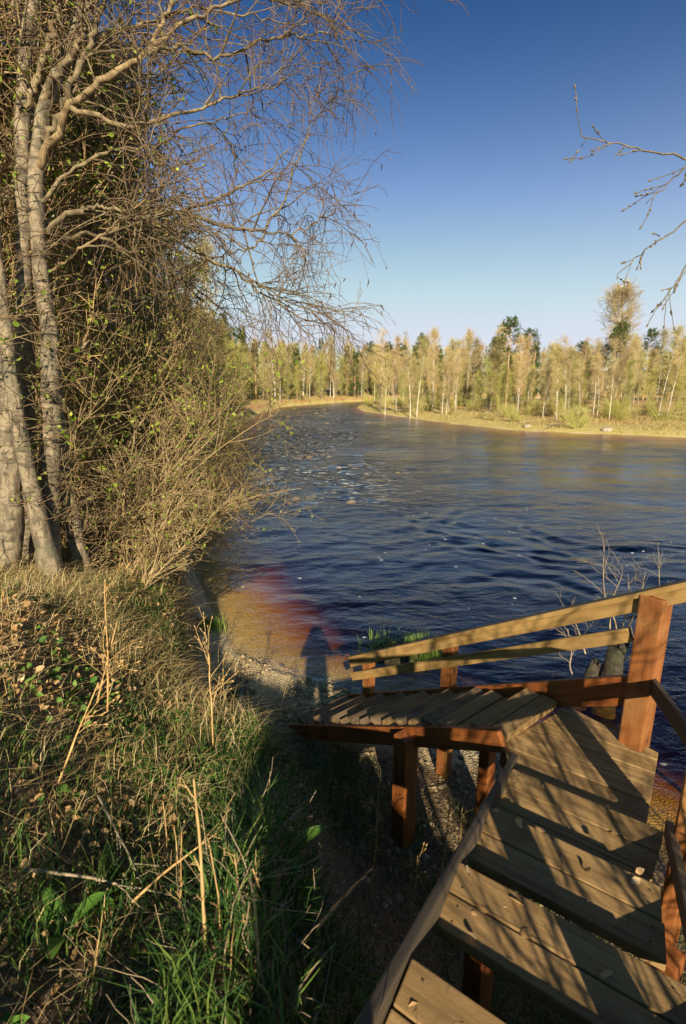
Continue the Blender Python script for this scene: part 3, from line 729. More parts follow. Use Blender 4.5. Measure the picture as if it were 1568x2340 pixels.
# ------------------------------------------------------------------ stones
def rock(name, size, seed, mat, squash=.6, loc=None):
    bm = bmesh.new(); bmesh.ops.create_icosphere(bm, subdivisions=3, radius=1)
    P = np.array([v.co for v in bm.verts]); k = 1 + .35 * fbm(P[:, 0] * 1.3, P[:, 1] * 1.3, 3, seed, P[:, 2] * 1.3)
    P = P * k[:, None] * np.array([1, .75, squash]) * size
    for v_, p in zip(bm.verts, P): v_.co = p
    o = bm_obj(name, bm, M[mat], None)
    for p in o.data.polygons: p.use_smooth = True
    if loc is not None: o.location = loc
    return o
o = rock('boulder', .36, 4, 'wetstone', .3, (-.42, 4.75, .14)); o.rotation_euler.z = .7
tag(o, 'flat grey boulder at the foot of the wooden stairs', 'boulder')
far_st = [((1205, 976), .4, 'pale stone on the grassy edge of the far bank', 'palestone'),
          ((1385, 985), .5, 'large rounded pale stone at the far waterline', 'palestone'), ((585, 1135), .22, 'small brown stone in the rapids beside the bushes', 'stone')]
for i, (pp, s, lab, mt) in enumerate(far_st):
    g = ground_at(*pp); o = rock('stone', s, 20 + i, mt, .6, (g[0], g[1], g[2] + s * .05)); tag(o, lab, 'stone')
tag(rock('boulder', 1.1, 31, 'palestone', .6, tuple(ground_at(1390, 888) + [0, 0, .2])), 'white boulder among the trees on the far slope', 'boulder')
st0 = None; rg = np.random.default_rng(77)
for k in range(54):
    if k < 22: y = rg.uniform(17, 34); x = -2.2 - .05 * y + rg.normal() * (1.2 + .05 * y); s = rg.uniform(.08, .2)
    else: y = rg.uniform(58, 96); x = rg.normal() * 5 - 3 + (y - 70) * .05; s = rg.uniform(.12, .32)
    if land1(x, y) > -.1: continue
    o = rock('stone', 1, 40 + k % 5, 'stone', .5) if st0 is None or k % 9 == 0 else st0.copy()
    if o.name not in COL.objects: COL.objects.link(o)
    st0 = o; o.location = (x, y, -.03 - .25 * s); o.scale = (s * rg.uniform(1, 1.6), s, s * rg.uniform(.6, 1)); o.rotation_euler = (0, 0, rg.uniform(0, 6))
    tag(o, 'small dark stone in the broken water near our bank' if k < 22 else 'low brown stone in the far rapids', 'stone', 'stones in the near rapids' if k < 22 else 'stones in the far rapids')
# pebbles under and beside the stairs
def pebbles():
    rg = np.random.default_rng(12); n_ = 9000
    x = rg.uniform(-1.6, 2.2, n_); y = rg.uniform(2.6, 7.2, n_); z = land(x, y)
    k = (z > -.06) & (z < .42) & ((y > 5.2) | (rg.random(n_) < .22)) & (fbm(x * 1.1, y * 1.1, 3, 8) > -.25 + .5 * (z > .3)); x, y, z = x[k], y[k], z[k]; n_ = len(x)
    bm = bmesh.new(); bmesh.ops.create_icosphere(bm, subdivisions=1, radius=1); bm.verts.index_update()
    V = np.array([v.co for v in bm.verts]); Fc = np.array([[v.index for v in f_.verts] for f_ in bm.faces]); bm.free()
    s = .012 + .03 * rg.random(n_) ** 3; sc_ = np.stack([s * rg.uniform(.8, 1.5, n_), s, s * rg.uniform(.4, .8, n_)], 1)
    a = rg.uniform(0, 6.28, n_); c, sn = np.cos(a), np.sin(a)
    Q = V[None] * (1 + .15 * rg.normal(size=(n_, len(V), 1))) * sc_[:, None, :]
    X = Q[..., 0] * c[:, None] - Q[..., 1] * sn[:, None]; Y = Q[..., 0] * sn[:, None] + Q[..., 1] * c[:, None]
    W = np.stack([X + x[:, None], Y + y[:, None], Q[..., 2] + z[:, None] + s[:, None] * .2], -1)
    mb = MB(); mb.add(W, (np.arange(n_)[:, None, None] * len(V) + Fc[None]).reshape(-1, 3))
    tag(link('pebbles', mb.mesh('pebbles', M['stone'], True)), kind='stuff')
pebbles()

# ------------------------------------------------------------------ ground cover
def scatter(rg, n_, x0, x1, y0, y1, dens):
    x = rg.uniform(x0, x1, n_); y = rg.uniform(y0, y1, n_); z = land(x, y)
    k = rg.random(n_) < dens(x, y, z); return np.stack([x, y, z], 1)[k]
def under_stairs(x, y):
    p = np.stack([x, y], 1) - V2(.2135, 1.198); s = p @ V2(.4893, .8721); o = p @ EX
    return ((s < 2.2) & (s > -2.5) & (o > -.1) & (o < .9))
def cover():
    rg = np.random.default_rng(5)
    bank = lambda x, y, z: smooth(.28, .7, z) * (1 - .85 * under_stairs(x, y))
    lit = lambda x: 1 - smooth(-.75, .0, x)
    # leaf litter on the mound
    p = scatter(rg, 126000, -6, 1.2, .2, 11, lambda x, y, z: bank(x, y, z) * (.25 + .75 * lit(x)) * (.2 + .8 * smooth(1.8, 3.2, y)) * np.clip(.75 + 1.2 * fbm(x * 1.2, y * 1.2, 3, 60), .1, 1) * (1 - .5 * smooth(6, 9, y)))
    p[:, 2] += rg.random(len(p)) ** 1.5 * .07
    for a_, b_, z_ in up_l.values():                                 # a few leaves blown on to the steps
        k_ = 12; t_ = rg.random((k_, 1)); u_ = rg.random((k_, 1)); q_ = a_ + (b_ - a_) * t_ + EX * .8 * u_ ** 1.4
        p = np.vstack([p, np.concatenate([q_, np.full((k_, 1), z_ + .004)], 1)])
    mb = MB(); leaf_quads(mb, rg, p, .046, 0, .7); tag(link('leaf_litter', mb.mesh('leaf_litter', M['litter'])), kind='stuff')
    # green grass in clumps
    gd = lambda x, y: np.clip((.36 + 1.8 * fbm(x * .95, y * .95, 3, 61) + .55 * smooth(-1.7, -.9, x) * smooth(3.2, 4.2, y) + .50 * (1 - smooth(1.4, 3.2, y))), 0, 1)
    p = scatter(rg, 120000, -5, 1.4, .25, 8, lambda x, y, z: smooth(.4, .8, z) * (1 - under_stairs(x, y)) * gd(x, y) * (.9 - .55 * smooth(-.6, .3, x)))
    mb = MB(); blades(mb, rg, p, .05 + .14 * rg.random(len(p)) ** 1.5 + .08 * (p[:, 1] < 2), .0028 + .002 * rg.random(len(p)), .8)
    tag(link('grass', mb.mesh('grass', M['grass'])), kind='stuff')
    # dead grass, lying and standing
    p = scatter(rg, 90000, -6, 1.6, .2, 10, lambda x, y, z: bank(x, y, z) * np.clip(.5 - 1.2 * fbm(x * 1.1, y * 1.1, 3, 62) - .15 + .5 * smooth(3.0, 4.5, y), .04, 1) * (.3 + .7 * smooth(1.6, 3.2, y)) * (.45 + .55 * lit(x)))
    mb = MB(); blades(mb, rg, p, .06 + .16 * rg.random(len(p)) ** 1.6, .0015 + .0013 * rg.random(len(p)), 1.7, wind=(.5, .5, 0))
    d = nrm(np.concatenate([rg.normal(size=(2600, 2)), .12 * rg.normal(size=(2600, 1))], 1)); q = p[rg.integers(0, len(p), 2600)] + [0, 0, .03]
    tubes(mb, grow(rg, q, d, .12 + .3 * rg.random(2600), 4, .18, -.03), .0013, 3)
    tag(link('dead_grass', mb.mesh('dead_grass', M['straw'])), kind='stuff')
    # low broad leaved weeds
    p = scatter(rg, 5000, -4, .8, .6, 7, lambda x, y, z: smooth(.4, .8, z) * np.clip(.1 + 1.6 * fbm(x * 1.6, y * 1.6, 2, 63), 0, 1))
    p = np.repeat(p, 7, 0) + rg.normal(size=(len(p) * 7, 3)) * [.04, .04, .0]; p[:, 2] = land(p[:, 0], p[:, 1]) + .02 + .06 * rg.random(len(p))
    mb = MB(); leaf_quads(mb, rg, p, .05, 0, .6); tag(link('weeds', mb.mesh('weeds', M['weed'])), kind='stuff')
    # far bank grass
    def fd(x, y, z): return (z > .05) & (z < 2.2) & (y > 30)
    p = scatter(rg, 60000, 0, 45, 38, 100, lambda x, y, z: fd(x, y, z) * np.clip(.5 + 1.5 * fbm(x * .3, y * .3, 3, 64), .05, 1) * np.exp(-np.clip(y - 45, 0, 99) / 40))
    p2 = scatter(rg, 30000, -22, 6, 95, 140, fd); p = np.vstack([p, p2])
    mb = MB(); blades(mb, rg, p, .12 + .35 * rg.random(len(p)) ** 2, .025, 1.1); tag(link('bank_grass', mb.mesh('bank_grass', M['farGrass'])), kind='stuff')
    # tall pale dry grass between the litter slope and the bushes
    p = scatter(rg, 20000, -4.5, -.6, 2.6, 7.6, lambda x, y, z: smooth(.5, .9, z) * np.clip(.35 + 1.4 * fbm(x * .9, y * .9, 3, 66), 0, 1) * smooth(2.6, 4.2, y + .3 * x))
    mb = MB(); blades(mb, rg, p, .10 + .24 * rg.random(len(p)) ** 1.5, .0018 + .0012 * rg.random(len(p)), 2.1); tag(link('dry_grass', mb.mesh('dry_grass', M['straw'])), kind='stuff')
    # rank growth in the hollow under the stairs
    p = scatter(rg, 30000, -.8, 3.2, -.6, 4.9, lambda x, y, z: smooth(.06, .2, z) * np.clip(.55 + 1.5 * fbm(x * 1.3, y * 1.3, 3, 67), 0, 1))
    mb = MB(); blades(mb, rg, p, .08 + .22 * rg.random(len(p)), .003, 1.0); tag(link('shaded_grass', mb.mesh('shaded_grass', M['grass'])), kind='stuff')
    p = scatter(rg, 9000, -1.0, 2.6, .8, 4.9, lambda x, y, z: smooth(.06, .2, z) * np.clip(.4 + 1.5 * fbm(x * 1.5, y * 1.5, 3, 68), 0, 1))
    mb = MB(); tubes(mb, grow(rg, p, nrm(rg.normal(size=(len(p), 3)) * [1, 1, .5] + [0, 0, .7]), .1 + .3 * rg.random(len(p)) ** 2, 6, .2, -.08), taper(np.full(len(p), .0024), np.full(len(p), .0012), 6), 3)
    tag(link('dead_stems', mb.mesh('dead_stems', M['stalkgrey'])), kind='stuff')
    # dead tangle along the foot of our bank further up
    p = scatter(rg, 30000, -16, -1.4, 6, 60, lambda x, y, z: (z > .06) & (z < 2.8) & (rg.random(len(x)) < np.exp(-(y - 6) / 22)))
    mb = MB(); blades(mb, rg, p, .2 + .5 * rg.random(len(p)), .006, 1.2); tag(link('undergrowth', mb.mesh('undergrowth', M['straw'])), kind='stuff')
cover()

# ------------------------------------------------------------------ small plants one by one
def sedge(px, py, k, r, lab, hgt=.3):
    g = ground_at(px, py); g[2] = max(land1(g[0], g[1]), -.12); rg = np.random.default_rng(int(px)); mb = MB()
    p = g + np.concatenate([rg.normal(size=(k, 2)) * r, np.zeros((k, 1))], 1); p[:, 2] = np.clip(land(p[:, 0], p[:, 1]), -.07, .05)
    blades(mb, rg, p, hgt * (.5 + .8 * rg.random(k)), .006, .6)
    tag(link('sedge_tuft', mb.mesh('sedge_tuft', M['sedge'])), lab, 'sedge')
sedge(870, 1482, 260, .16, 'young green sedge sprouting from the water behind the end of the railing', .26)
sedge(950, 1490, 420, .17, 'brighter taller green sedge sprouting from the water between the two rail posts', .34)
sedge(985, 1500, 200, .12, 'short green sedge in the water just left of the middle rail post', .25)
sedge(480, 1432, 300, .13, 'small mossy green tuft at the waterline below the bushes', .18)
M['mud'] = twig_mat('wet_mud', (.02, .015, .01), (.06, .05, .025), 12)
def hummock(x, y, s, lab):
    o = rock('mud_hummock', s, 91, 'stone', .35, (x, y, -.02)); o.data.materials[0] = M['mud']; tag(o, lab, 'hummock')
g = ground_at(905, 1495); hummock(g[0], g[1], .42, 'dark sedge covered hummock in the shallows')

def stem_plant(name, pts, r0, r1, mat, lab, cat, nside=6, side_len=.15, seed=0, bud=True, group=None, droop=0.0, spread=(.4, .9)):
    """one woody stem along given points with a few side shoots"""
    rg = np.random.default_rng(seed); pts = np.asarray(pts, float)
    s = np.linspace(0, 1, 16); q = np.stack([np.interp(s, np.linspace(0, 1, len(pts)), pts[:, k]) for k in range(3)], 1)
    q[1:-1] += rg.normal(size=(14, 3)) * np.linalg.norm(pts[-1] - pts[0]) * .004; q[1:-1] = (q[:-2] + q[1:-1] + q[2:]) / 3
    mb = MB(); r0, r1 = r0 * .72, r1 * .72; tubes(mb, q[None], taper(np.array([r0]), np.array([r1]), 16) * (1 + .16 * rg.normal(size=(1, 16))), 6)
    if nside:
        p, d, b, t = spawn(rg, q[None], nside, .3, .98, *spread)
        L = side_len * (.5 + .9 * rg.random(nside)); ch = grow(rg, p, d, L, 6, .12, droop)
        tubes(mb, ch, taper(np.full(nside, r1 * .9), np.full(nside, r1 * .45), 6), 4)
        p2, d2, _, _ = spawn(rg, ch, 2, .4, .95, .5, .9); c2 = grow(rg, p2, d2, side_len * .4, 4, .1)
        tubes(mb, c2, r1 * .5, 3)
        if bud:
            for c in (ch, c2): buds(mb, c[:, -1], nrm(c[:, -1] - c[:, -2]), .022, .0055)
            p3, d3, _, _ = spawn(rg, ch, 3, .2, .9, .5, .8); buds(mb, p3, d3, .014, .004)
    o = link(name, mb.mesh(name, M[mat], True)); o.location = pts[0]
    o.data.transform(Matrix.Translation(-Vector(pts[0])))
    tag(o, lab, cat, group); return o
def up(px0, py0, px1, py1, dy=.1):
    g = ground_at(px0, py0); return [g - [0, 0, .06], (g + at(px1, py1, g[1] + dy)) / 2 + [.01, 0, .01], at(px1, py1, g[1] + dy)]
stem_plant('sapling', up(488, 1720, 472, 1455, .15), .011, .005, 'stalk', 'thin budding sapling standing on the edge of the mound before the shingle', 'sapling', 12, .28, 1)
stem_plant('sapling', up(215, 1620, 268, 1420), .012, .005, 'stalk', 'grey sapling rising from the leaf litter below the birch trunks', 'sapling', 8, .2, 2)
stem_plant('sapling', up(245, 1650, 240, 1330), .010, .004, 'stalk', 'straight thin sapling rising beside the grey sapling in the leaf litter', 'sapling', 7, .25, 3)
stem_plant('sapling', up(120, 1800, 225, 1560), .010, .004, 'stalk', 'slanting thin sapling low on the litter covered slope', 'sapling', 5, .2, 4)
stem_plant('sapling', up(620, 1690, 655, 1565), .006, .003, 'stalk', 'short pair of reddish shoots at the grassy tip of the mound', 'sapling', 3, .15, 5)
A_ = [((468, 2190), (443, 1780), 'tall tan reed stalk standing in the dark grass', .009), ((410, 2060), (398, 1890), 'pale short stalk left of the tall tan stalk', .005),
      ((505, 2160), (478, 1930), 'thin stalk just right of the tall tan stalk', .004), ((610, 2130), (578, 1985), 'forked pale stalk in deep shade of the bank', .005),
      ((590, 2290), (575, 2010), 'long leaning stalk crossing the forked pale stalk', .005), ((380, 1960), (372, 1830), 'bent reddish stalk with side shoots under the sunlit mound', .005),
      ((200, 2270), (235, 2080), 'slanting straw stalk among the broad leaves', .004), ((400, 2200), (415, 1900), 'brown stalk leaning against the grass left of the tall stalk', .005),
      ((540, 2100), (535, 1950), 'short upright stalk between the tall stalk and the forked one', .004)]
for i, (a, b, lab, r) in enumerate(A_):
    stem_plant('dry_stalk', up(*a, *b, .03), r, r * .5, 'stalk', lab, 'stalk', 3, .06, 10 + i, False, 'dry stalks on the shaded slope', spread=(.3, .6))
def lie(px0, py0, px1, py1, h0, h1):
    a = ground_at(px0, py0); b = ground_at(px1, py1); return [a + [0, 0, h0], (a + b) / 2 + [0, 0, (h0 + h1) / 2 + .02], b + [0, 0, h1]]
stem_plant('fallen_branch', lie(60, 2030, 400, 2085, .10, .10), .011, .005, 'stalkgrey', 'grey dead branch lying across the grass at lower height', 'branch', 3, .15, 30, False)
stem_plant('fallen_branch', lie(310, 2110, 520, 1960, .12, .16), .009, .004, 'stalk', 'pale split branch leaning up toward the dark hollow', 'branch', 4, .15, 31, False)
stem_plant('fallen_branch', lie(230, 1870, 330, 2060, .14, .10), .008, .005, 'stalkgrey', 'dark twisted branch running down the grass slope', 'branch', 4, .2, 32, False)
stem_plant('fallen_branch', lie(60, 1830, 240, 1770, .1, .14), .007, .004, 'stalk', 'straw coloured stick lying on the leaf litter', 'branch', 2, .1, 33, False)
stem_plant('fallen_branch', lie(720, 2180, 850, 2060, .12, .3), .012, .008, 'stalk', 'broken orange stick poking out of the shade near the stairs', 'branch', 0, .1, 34, False)
for i, (px, py, qx, qy, lab) in enumerate([(860, 2090, 945, 2020, 'bent budding twig beside the grey stringer'), (745, 1900, 865, 1790, 'forked sunlit twig over the pebbles under the stairs'),
        (1035, 1895, 1030, 1800, 'upright sunlit twigs growing beside the stringer near the landing'), (1058, 1900, 1062, 1810, 'slim sunlit twig next to the upright twigs by the stringer'),
        (930, 2010, 955, 1955, 'short pale twig standing left of the stringer')]):
    g = ground_at(px, py); y0 = g[1] * .8
    top = at(qx, qy, y0 + .05); g2 = np.array([top[0] - .05, y0 + .1, land1(top[0] - .05, y0 + .1) - .03])
    stem_plant('twig', [g2, (g2 * .45 + top * .55) + [.02, 0, .02], top], .006, .0035, 'stalk', lab, 'twig', 4, .14, 50 + i, True, spread=(.3, .8))

# broad leaved plant low on the slope
def dock(px, py, lab, seed, s=1.0):
    g = ground_at(px, py); rg = np.random.default_rng(seed); root = thing('broad_leaved_plant', lab, 'plant', tuple(g))
    for k in range(6):
        a = rg.uniform(0, 6.28); L = s * rg.uniform(.16, .28); w_ = L * .13; n_ = 7; mb = MB()
        t = np.linspace(0, 1, n_); d = np.array([math.cos(a), math.sin(a)]); sd_ = np.array([-d[1], d[0]])
        ww = w_ * np.sin(np.clip(t * .96 + .04, 0, 1) * PI) ** .7
        c = np.stack([d[0] * L * t * .75, d[1] * L * t * .75, L * (.9 * t - .45 * t * t)], 1)
        l = c + np.stack([sd_[0] * ww, sd_[1] * ww, ww * .35], 1); r = c - np.stack([sd_[0] * ww, sd_[1] * ww, -ww * .35], 1)
        vv = np.stack([l, c, r], 1).reshape(-1, 3); i = (np.arange(n_ - 1)[:, None] * 3 + np.arange(2)).ravel()
        mb.add(vv, np.stack([i, i + 1, i + 4, i + 3], 1)); link('leaf', mb.mesh('leaf', M['weed'], True), root)
dock(150, 2140, 'green plant with long broad leaves in the lower grass', 3, 1.1)
dock(215, 2080, 'second broad leaved plant close behind the long leaved one', 4, .8)
dock(660, 1960, 'dark green leafy plant in the shaded hollow', 5, .9)

# mossy stump with dead shoots beyond the landing
def stump():
    g = at(1388, 1560, 6.3); x, y = g[0], g[1]
    root = thing('tree_stump', 'broken dark mossy stump in the water behind the corner post', 'stump', (x, y, -.35))
    for (ox, oy, hgt, r, sd_) in ((0, 0, 1.1, .12, 1), (-.30, .1, .72, .07, 2)):
        n_, m = 14, 18; t = np.linspace(0, 1, n_); a = np.arange(m) * 2 * PI / m
        T, A = np.meshgrid(t, a, indexing='ij')
        rr = r * (1.25 - .35 * T + .6 * fbm(np.cos(A) * 1.2 + sd_ * 9, np.sin(A) * 1.2, 3, sd_, T * 4))
        top = hgt * (1 + .12 * fbm(np.cos(A) * 2 + sd_, np.sin(A) * 2, 3, 5))
        vv = np.stack([ox + rr * np.cos(A) + .08 * T * sd_, oy + rr * np.sin(A), T * top], -1).reshape(-1, 3)
        i = (np.arange(n_ - 1)[:, None] * m + np.arange(m)[None, :]); i2 = (np.arange(n_ - 1)[:, None] * m + (np.arange(m) + 1)[None, :] % m)
        mb = MB(); mb.add(np.vstack([vv, [[ox + .08 * sd_, oy, hgt * .86]]]), np.stack([i, i2, i2 + m, i + m], -1).reshape(-1, 4))
        mb.f.append((np.stack([(n_ - 1) * m + np.arange(m), (n_ - 1) * m + (np.arange(m) + 1) % m, np.full(m, n_ * m)], 1), 0))
        link('trunk', mb.mesh('trunk', M['stumpbark'], True), root)
    rg = np.random.default_rng(8); mb = MB()
    b = np.array([[.1, 0, 1.1], [.15, .05, 1.15], [-.3, .1, .85], [.0, .1, 1.1], [.2, 0, .8], [-.5, 0, .6], [.05, -.05, 1.15]]); d = np.array([[-.25, 0, 1], [.3, .1, 1], [-.3, .1, 1], [-.12, .2, 1], [.7, 0, .7], [-.5, 0, .8], [.5, .3, .8]])
    q = grow(rg, b, d, np.array([1.7, 1.0, .8, 1.1, .6, .7, .9]), 10, .12, .03); tubes(mb, q, taper(np.full(7, .013), np.full(7, .004), 10), 5)
    p, dd, _, _ = spawn(rg, q, 6, .2, .95, .5, 1.1); c = grow(rg, p, dd, .25 + .3 * rg.random(len(p)), 6, .14); tubes(mb, c, taper(np.full(len(p), .004), np.full(len(p), .002), 6), 4)
    p, dd, _, _ = spawn(rg, c, 3, .3, .95, .4, 1.0); c = grow(rg, p, dd, .12, 4, .14); tubes(mb, c, .002, 3)
    link('crown', mb.mesh('crown', M['stalkgrey']), root)
M['stumpbark'] = birch_bark('mossy_stump_bark', (.055, .042, .026), (.012, .010, .008), (.06, .07, .02))
stump()
g = at(1505, 1400, 7.2)
stem_plant('sapling', [[g[0], g[1], -.4], [g[0], g[1], .9], at(1503, 1240, 7.2)], .010, .004, 'stalkgrey', 'bare sapling rising behind the top of the handrail', 'sapling', 9, .3, 71)

# ------------------------------------------------------------------ trees: the old birch on our bank
def old_birch():
    rg = np.random.default_rng(21)
    root = thing('old_birch', 'old many stemmed birch with peeling bark and long bare boughs over the river', 'tree', (-3.0, 5.7, land1(-3.0, 5.7)))
    inv = -np.array(root.location)
    def curve(P, n=26, jit=.012):
        P = np.asarray(P, float); s = np.linspace(0, 1, n); k = np.concatenate([[0], np.cumsum(np.linalg.norm(np.diff(P, axis=0), axis=1))]); k /= k[-1]
        q = np.stack([np.interp(s, k, P[:, a]) for a in range(3)], 1)
        q[1:-1] = (q[:-2] + 2 * q[1:-1] + q[2:]) / 4
        j = rg.normal(size=q.shape) * jit; j[0] = 0; return q + j + inv
    def px(seq): return [at(*p) for p in seq]
    def trunk(seq, r0, r1, n=40):
        P = px(seq); q = curve(P, n, .006); g = np.array(P[0])
        q = np.vstack([[q[0] * [1, 1, 1] - [0, 0, .5]], q]); n += 1
        m = 14; s = np.linspace(0, 1, n); r = r0 * (1 - s) + r1 * s + r0 * .6 * np.exp(-s * 14)
        mb = MB(); tubes(mb, q[None], r[None], m)
        vv = mb.v[0]; c = np.repeat(q, m, 0); d = vv - c
        k = 1 + .22 * fbm(vv[:, 0] * 9, vv[:, 1] * 9, 3, 3, vv[:, 2] * 2.2); mb.v[0] = (c + d * k[:, None]).astype(np.float32)
        link('trunk', mb.mesh('trunk', M['bark'], True), root); return q
    T = []
    T.append(trunk([(112, 1330, 5.2), (112, 1100, 5.3), (118, 950, 5.4), (113, 765, 5.5), (90, 600, 5.6), (83, 477, 5.6), (82, 390, 5.7), (97, 250, 5.8), (150, 130, 6), (205, -20, 6.2)], .105, .055))
    T.append(trunk([(190, 1320, 5.6), (186, 1270, 5.6), (171, 1210, 5.6), (150, 1110, 5.6), (138, 1020, 5.7), (128, 940, 5.7), (122, 860, 5.8)], .09, .075, 24))
    T.append(trunk([(60, 1340, 5.6), (62, 1100, 5.5), (60, 900, 5.5), (58, 700, 5.5), (52, 500, 5.6), (50, 300, 5.8), (60, 100, 6), (90, -40, 6.1), (120, -300, 6.3)], .105, .05))
    T.append(trunk([(118, 1300, 5.0), (85, 1176, 5.0), (61, 1073, 5.0), (30, 900, 5.0), (0, 650, 5.1), (-30, 400, 5.2), (-80, 100, 5.4), (-60, -300, 5.6)], .08, .03))
    T.append(trunk([(10, 1350, 4.9), (28, 1150, 5.0), (20, 900, 5.1), (-20, 600, 5.3), (-60, 300, 5.4), (-120, 0, 5.6), (-100, -350, 5.8)], .11, .03))
    limbs = [
        ([(102, 329, 5.7), (139, 266, 5.7), (160, 198, 5.7), (207, 109, 5.8), (225, 50, 5.9), (260, -60, 6)], .050, .022),
        ([(97, 230, 5.8), (139, 156, 5.8), (176, 103, 5.9), (191, 60, 6), (220, -50, 6.1)], .040, .020),
        ([(84, 390, 5.7), (160, 245, 5.6), (202, 203, 5.6), (270, 166, 5.7), (339, 124, 5.8), (352, 93, 5.8), (375, 40, 5.9), (420, -60, 6.1)], .050, .020),
        ([(339, 124, 5.8), (375, 111, 5.8), (422, 109, 5.9), (464, 124, 6), (496, 135, 6), (543, 124, 6.1), (590, 95, 6.2), (664, 82, 6.4), (740, 75, 6.6), (800, 88, 6.8)], .030, .006),
        ([(160, 245, 5.6), (228, 271, 5.5), (286, 287, 5.5), (344, 287, 5.6), (370, 271, 5.6), (401, 266, 5.7), (454, 250, 5.8), (506, 227, 5.9), (569, 208, 6.1), (650, 190, 6.3)], .034, .006),
        ([(83, 470, 5.6), (150, 400, 5.7), (230, 350, 5.8), (297, 339, 5.9), (375, 329, 6.0), (420, 290, 6.1), (500, 275, 6.3), (590, 250, 6.5)], .028, .006),
        ([(113, 530, 5.6), (139, 495, 5.5), (186, 478, 5.5), (213, 489, 5.5), (276, 497, 5.6), (333, 500, 5.7), (370, 492, 5.7), (417, 481, 5.8), (485, 460, 5.9), (538, 439, 6), (585, 408, 6.2), (622, 381, 6.3), (670, 330, 6.5)], .040, .006),
        ([(186, 478, 5.5), (230, 474, 5.4), (276, 481, 5.4), (330, 499, 5.6)], .020, .018),
        ([(417, 481, 5.8), (480, 502, 5.9), (506, 515, 6), (564, 523, 6.1), (606, 528, 6.2), (617, 507, 6.3), (648, 460, 6.4), (674, 381, 6.6), (711, 297, 6.8)], .026, .006),
        ([(606, 528, 6.2), (664, 534, 6.4), (706, 518, 6.6), (770, 480, 6.9)], .014, .004),
        ([(606, 530, 6.2), (590, 560, 6.2), (548, 572, 6.2), (490, 590, 6.3), (430, 600, 6.4)], .016, .005),
        ([(125, 560, 5.7), (192, 528, 5.9), (270, 560, 6.1), (340, 600, 6.4), (440, 650, 6.7), (520, 720, 7.0)], .030, .008),
        ([(333, 500, 5.7), (370, 520, 5.8), (422, 560, 5.9), (480, 597, 6), (533, 623, 6.1), (601, 670, 6.3), (650, 700, 6.5), (690, 730, 6.6), (750, 738, 6.8), (795, 745, 7)], .026, .004),
        ([(480, 597, 6), (560, 630, 6.2), (640, 690, 6.6), (700, 690, 6.8), (760, 735, 7)], .012, .004),
        ([(118, 620, 5.5), (200, 560, 5.3), (290, 500, 5.2), (370, 420, 5.2)], .022, .006),
        ([(60, 250, 5.8), (120, 80, 5.8), (150, -40, 5.9)], .045, .03), ([(140, 150, 5.9), (300, 60, 6.4), (450, 20, 6.8), (600, 40, 7.2), (700, 60, 7.6)], .03, .006),
        ([(350, 100, 5.8), (450, 30, 6), (560, -10, 6.3), (680, 10, 6.8), (800, 70, 7.3), (870, 95, 7.6)], .026, .004)]
    Q = []
    for seq, r0, r1 in limbs:
        q = curve(px(seq), 30, .014); Q.append((q, r0, r1))
        mb = MB(); tubes(mb, q[None], taper(np.array([r0 * .78]), np.array([r1 * .78]), 30) * (1 + .07 * rg.normal(size=(1, 30))), 8); link('branch', mb.mesh('branch', M['limb'], True), root)
    pts = np.stack([q for q, _, _ in Q])
    # boughs, weeping twigs, catkins, buds
    mb = MB(); mr = MB(); lf = MB(); ck = MB()
    p, d, b, t = spawn(rg, pts, 9, .25, 1.0, .4, 1.2)
    L = .5 + .7 * rg.random(len(p)); r = np.array([x[1] for x in Q])[b] * (1 - t) + .004
    c1 = grow(rg, p, d + [.15, 0, .1], L, 12, .13, -.01); tubes(mb, c1, taper(np.minimum(r * .6, .011), np.full(len(p), .003), 12), 5)
    allb = [c1]
    p, d, b, t = spawn(rg, np.concatenate([c1]), 5, .15, 1.0, .4, 1.1); c2 = grow(rg, p, d, .3 + .45 * rg.random(len(p)), 9, .12, -.05); tubes(mr, c2, taper(np.full(len(p), .0048), np.full(len(p), .0026), 9), 3)
    p, d, b, t = spawn(rg, c2, 2, .15, 1.0, .3, 1.0); c3 = grow(rg, p, d, .15 + .35 * rg.random(len(p)), 7, .13, -.10); tubes(mr, c3, taper(np.full(len(p), .0032), np.full(len(p), .0018), 7), 3)
    tp = np.stack([np.stack([np.interp(np.linspace(.08, 1, 24), np.linspace(0, 1, len(q)), q[:, a_]) for a_ in range(3)], 1) for q in T])
    p, d, b, t = spawn(rg, tp, 60, .02, 1.0, .8, 1.5); e1 = grow(rg, p, d + [.1, -.25, .1], .25 + .6 * rg.random(len(p)), 8, .14, .0); tubes(mr, e1, taper(np.full(len(p), .005), np.full(len(p), .002), 8), 4)
    p, d, b, t = spawn(rg, e1, 5, .15, 1.0, .4, 1.1); e2 = grow(rg, p, d, .1 + .25 * rg.random(len(p)), 5, .13, -.03); tubes(mr, e2, .0022, 3)
    pe, _, _, _ = spawn(rg, e2, 1, .3, 1, .2, 1); leaf_quads(lf, rg, pe[rg.random(len(pe)) < .5], .03)
    # extra fringe on the outer halves
    p, d, b, t = spawn(rg, pts, 11, .5, 1.0, .5, 1.3); c4 = grow(rg, p, d + [.1, 0, -.1], .3 + .6 * rg.random(len(p)), 9, .12, -.06); tubes(mr, c4, taper(np.full(len(p), .0045), np.full(len(p), .0016), 9), 3)
    p, d, b, t = spawn(rg, c4, 3, .2, 1.0, .3, 1.0); c5 = grow(rg, p, d, .12 + .3 * rg.random(len(p)), 6, .13, -.09); tubes(mr, c5, .0024, 3)
    k = rg.choice(len(c3), 260, False); e = c3[k, -1]; buds(ck, e, np.tile([0, 0, -1.], (260, 1)) + .3 * rg.normal(size=(260, 3)), .05, .008)
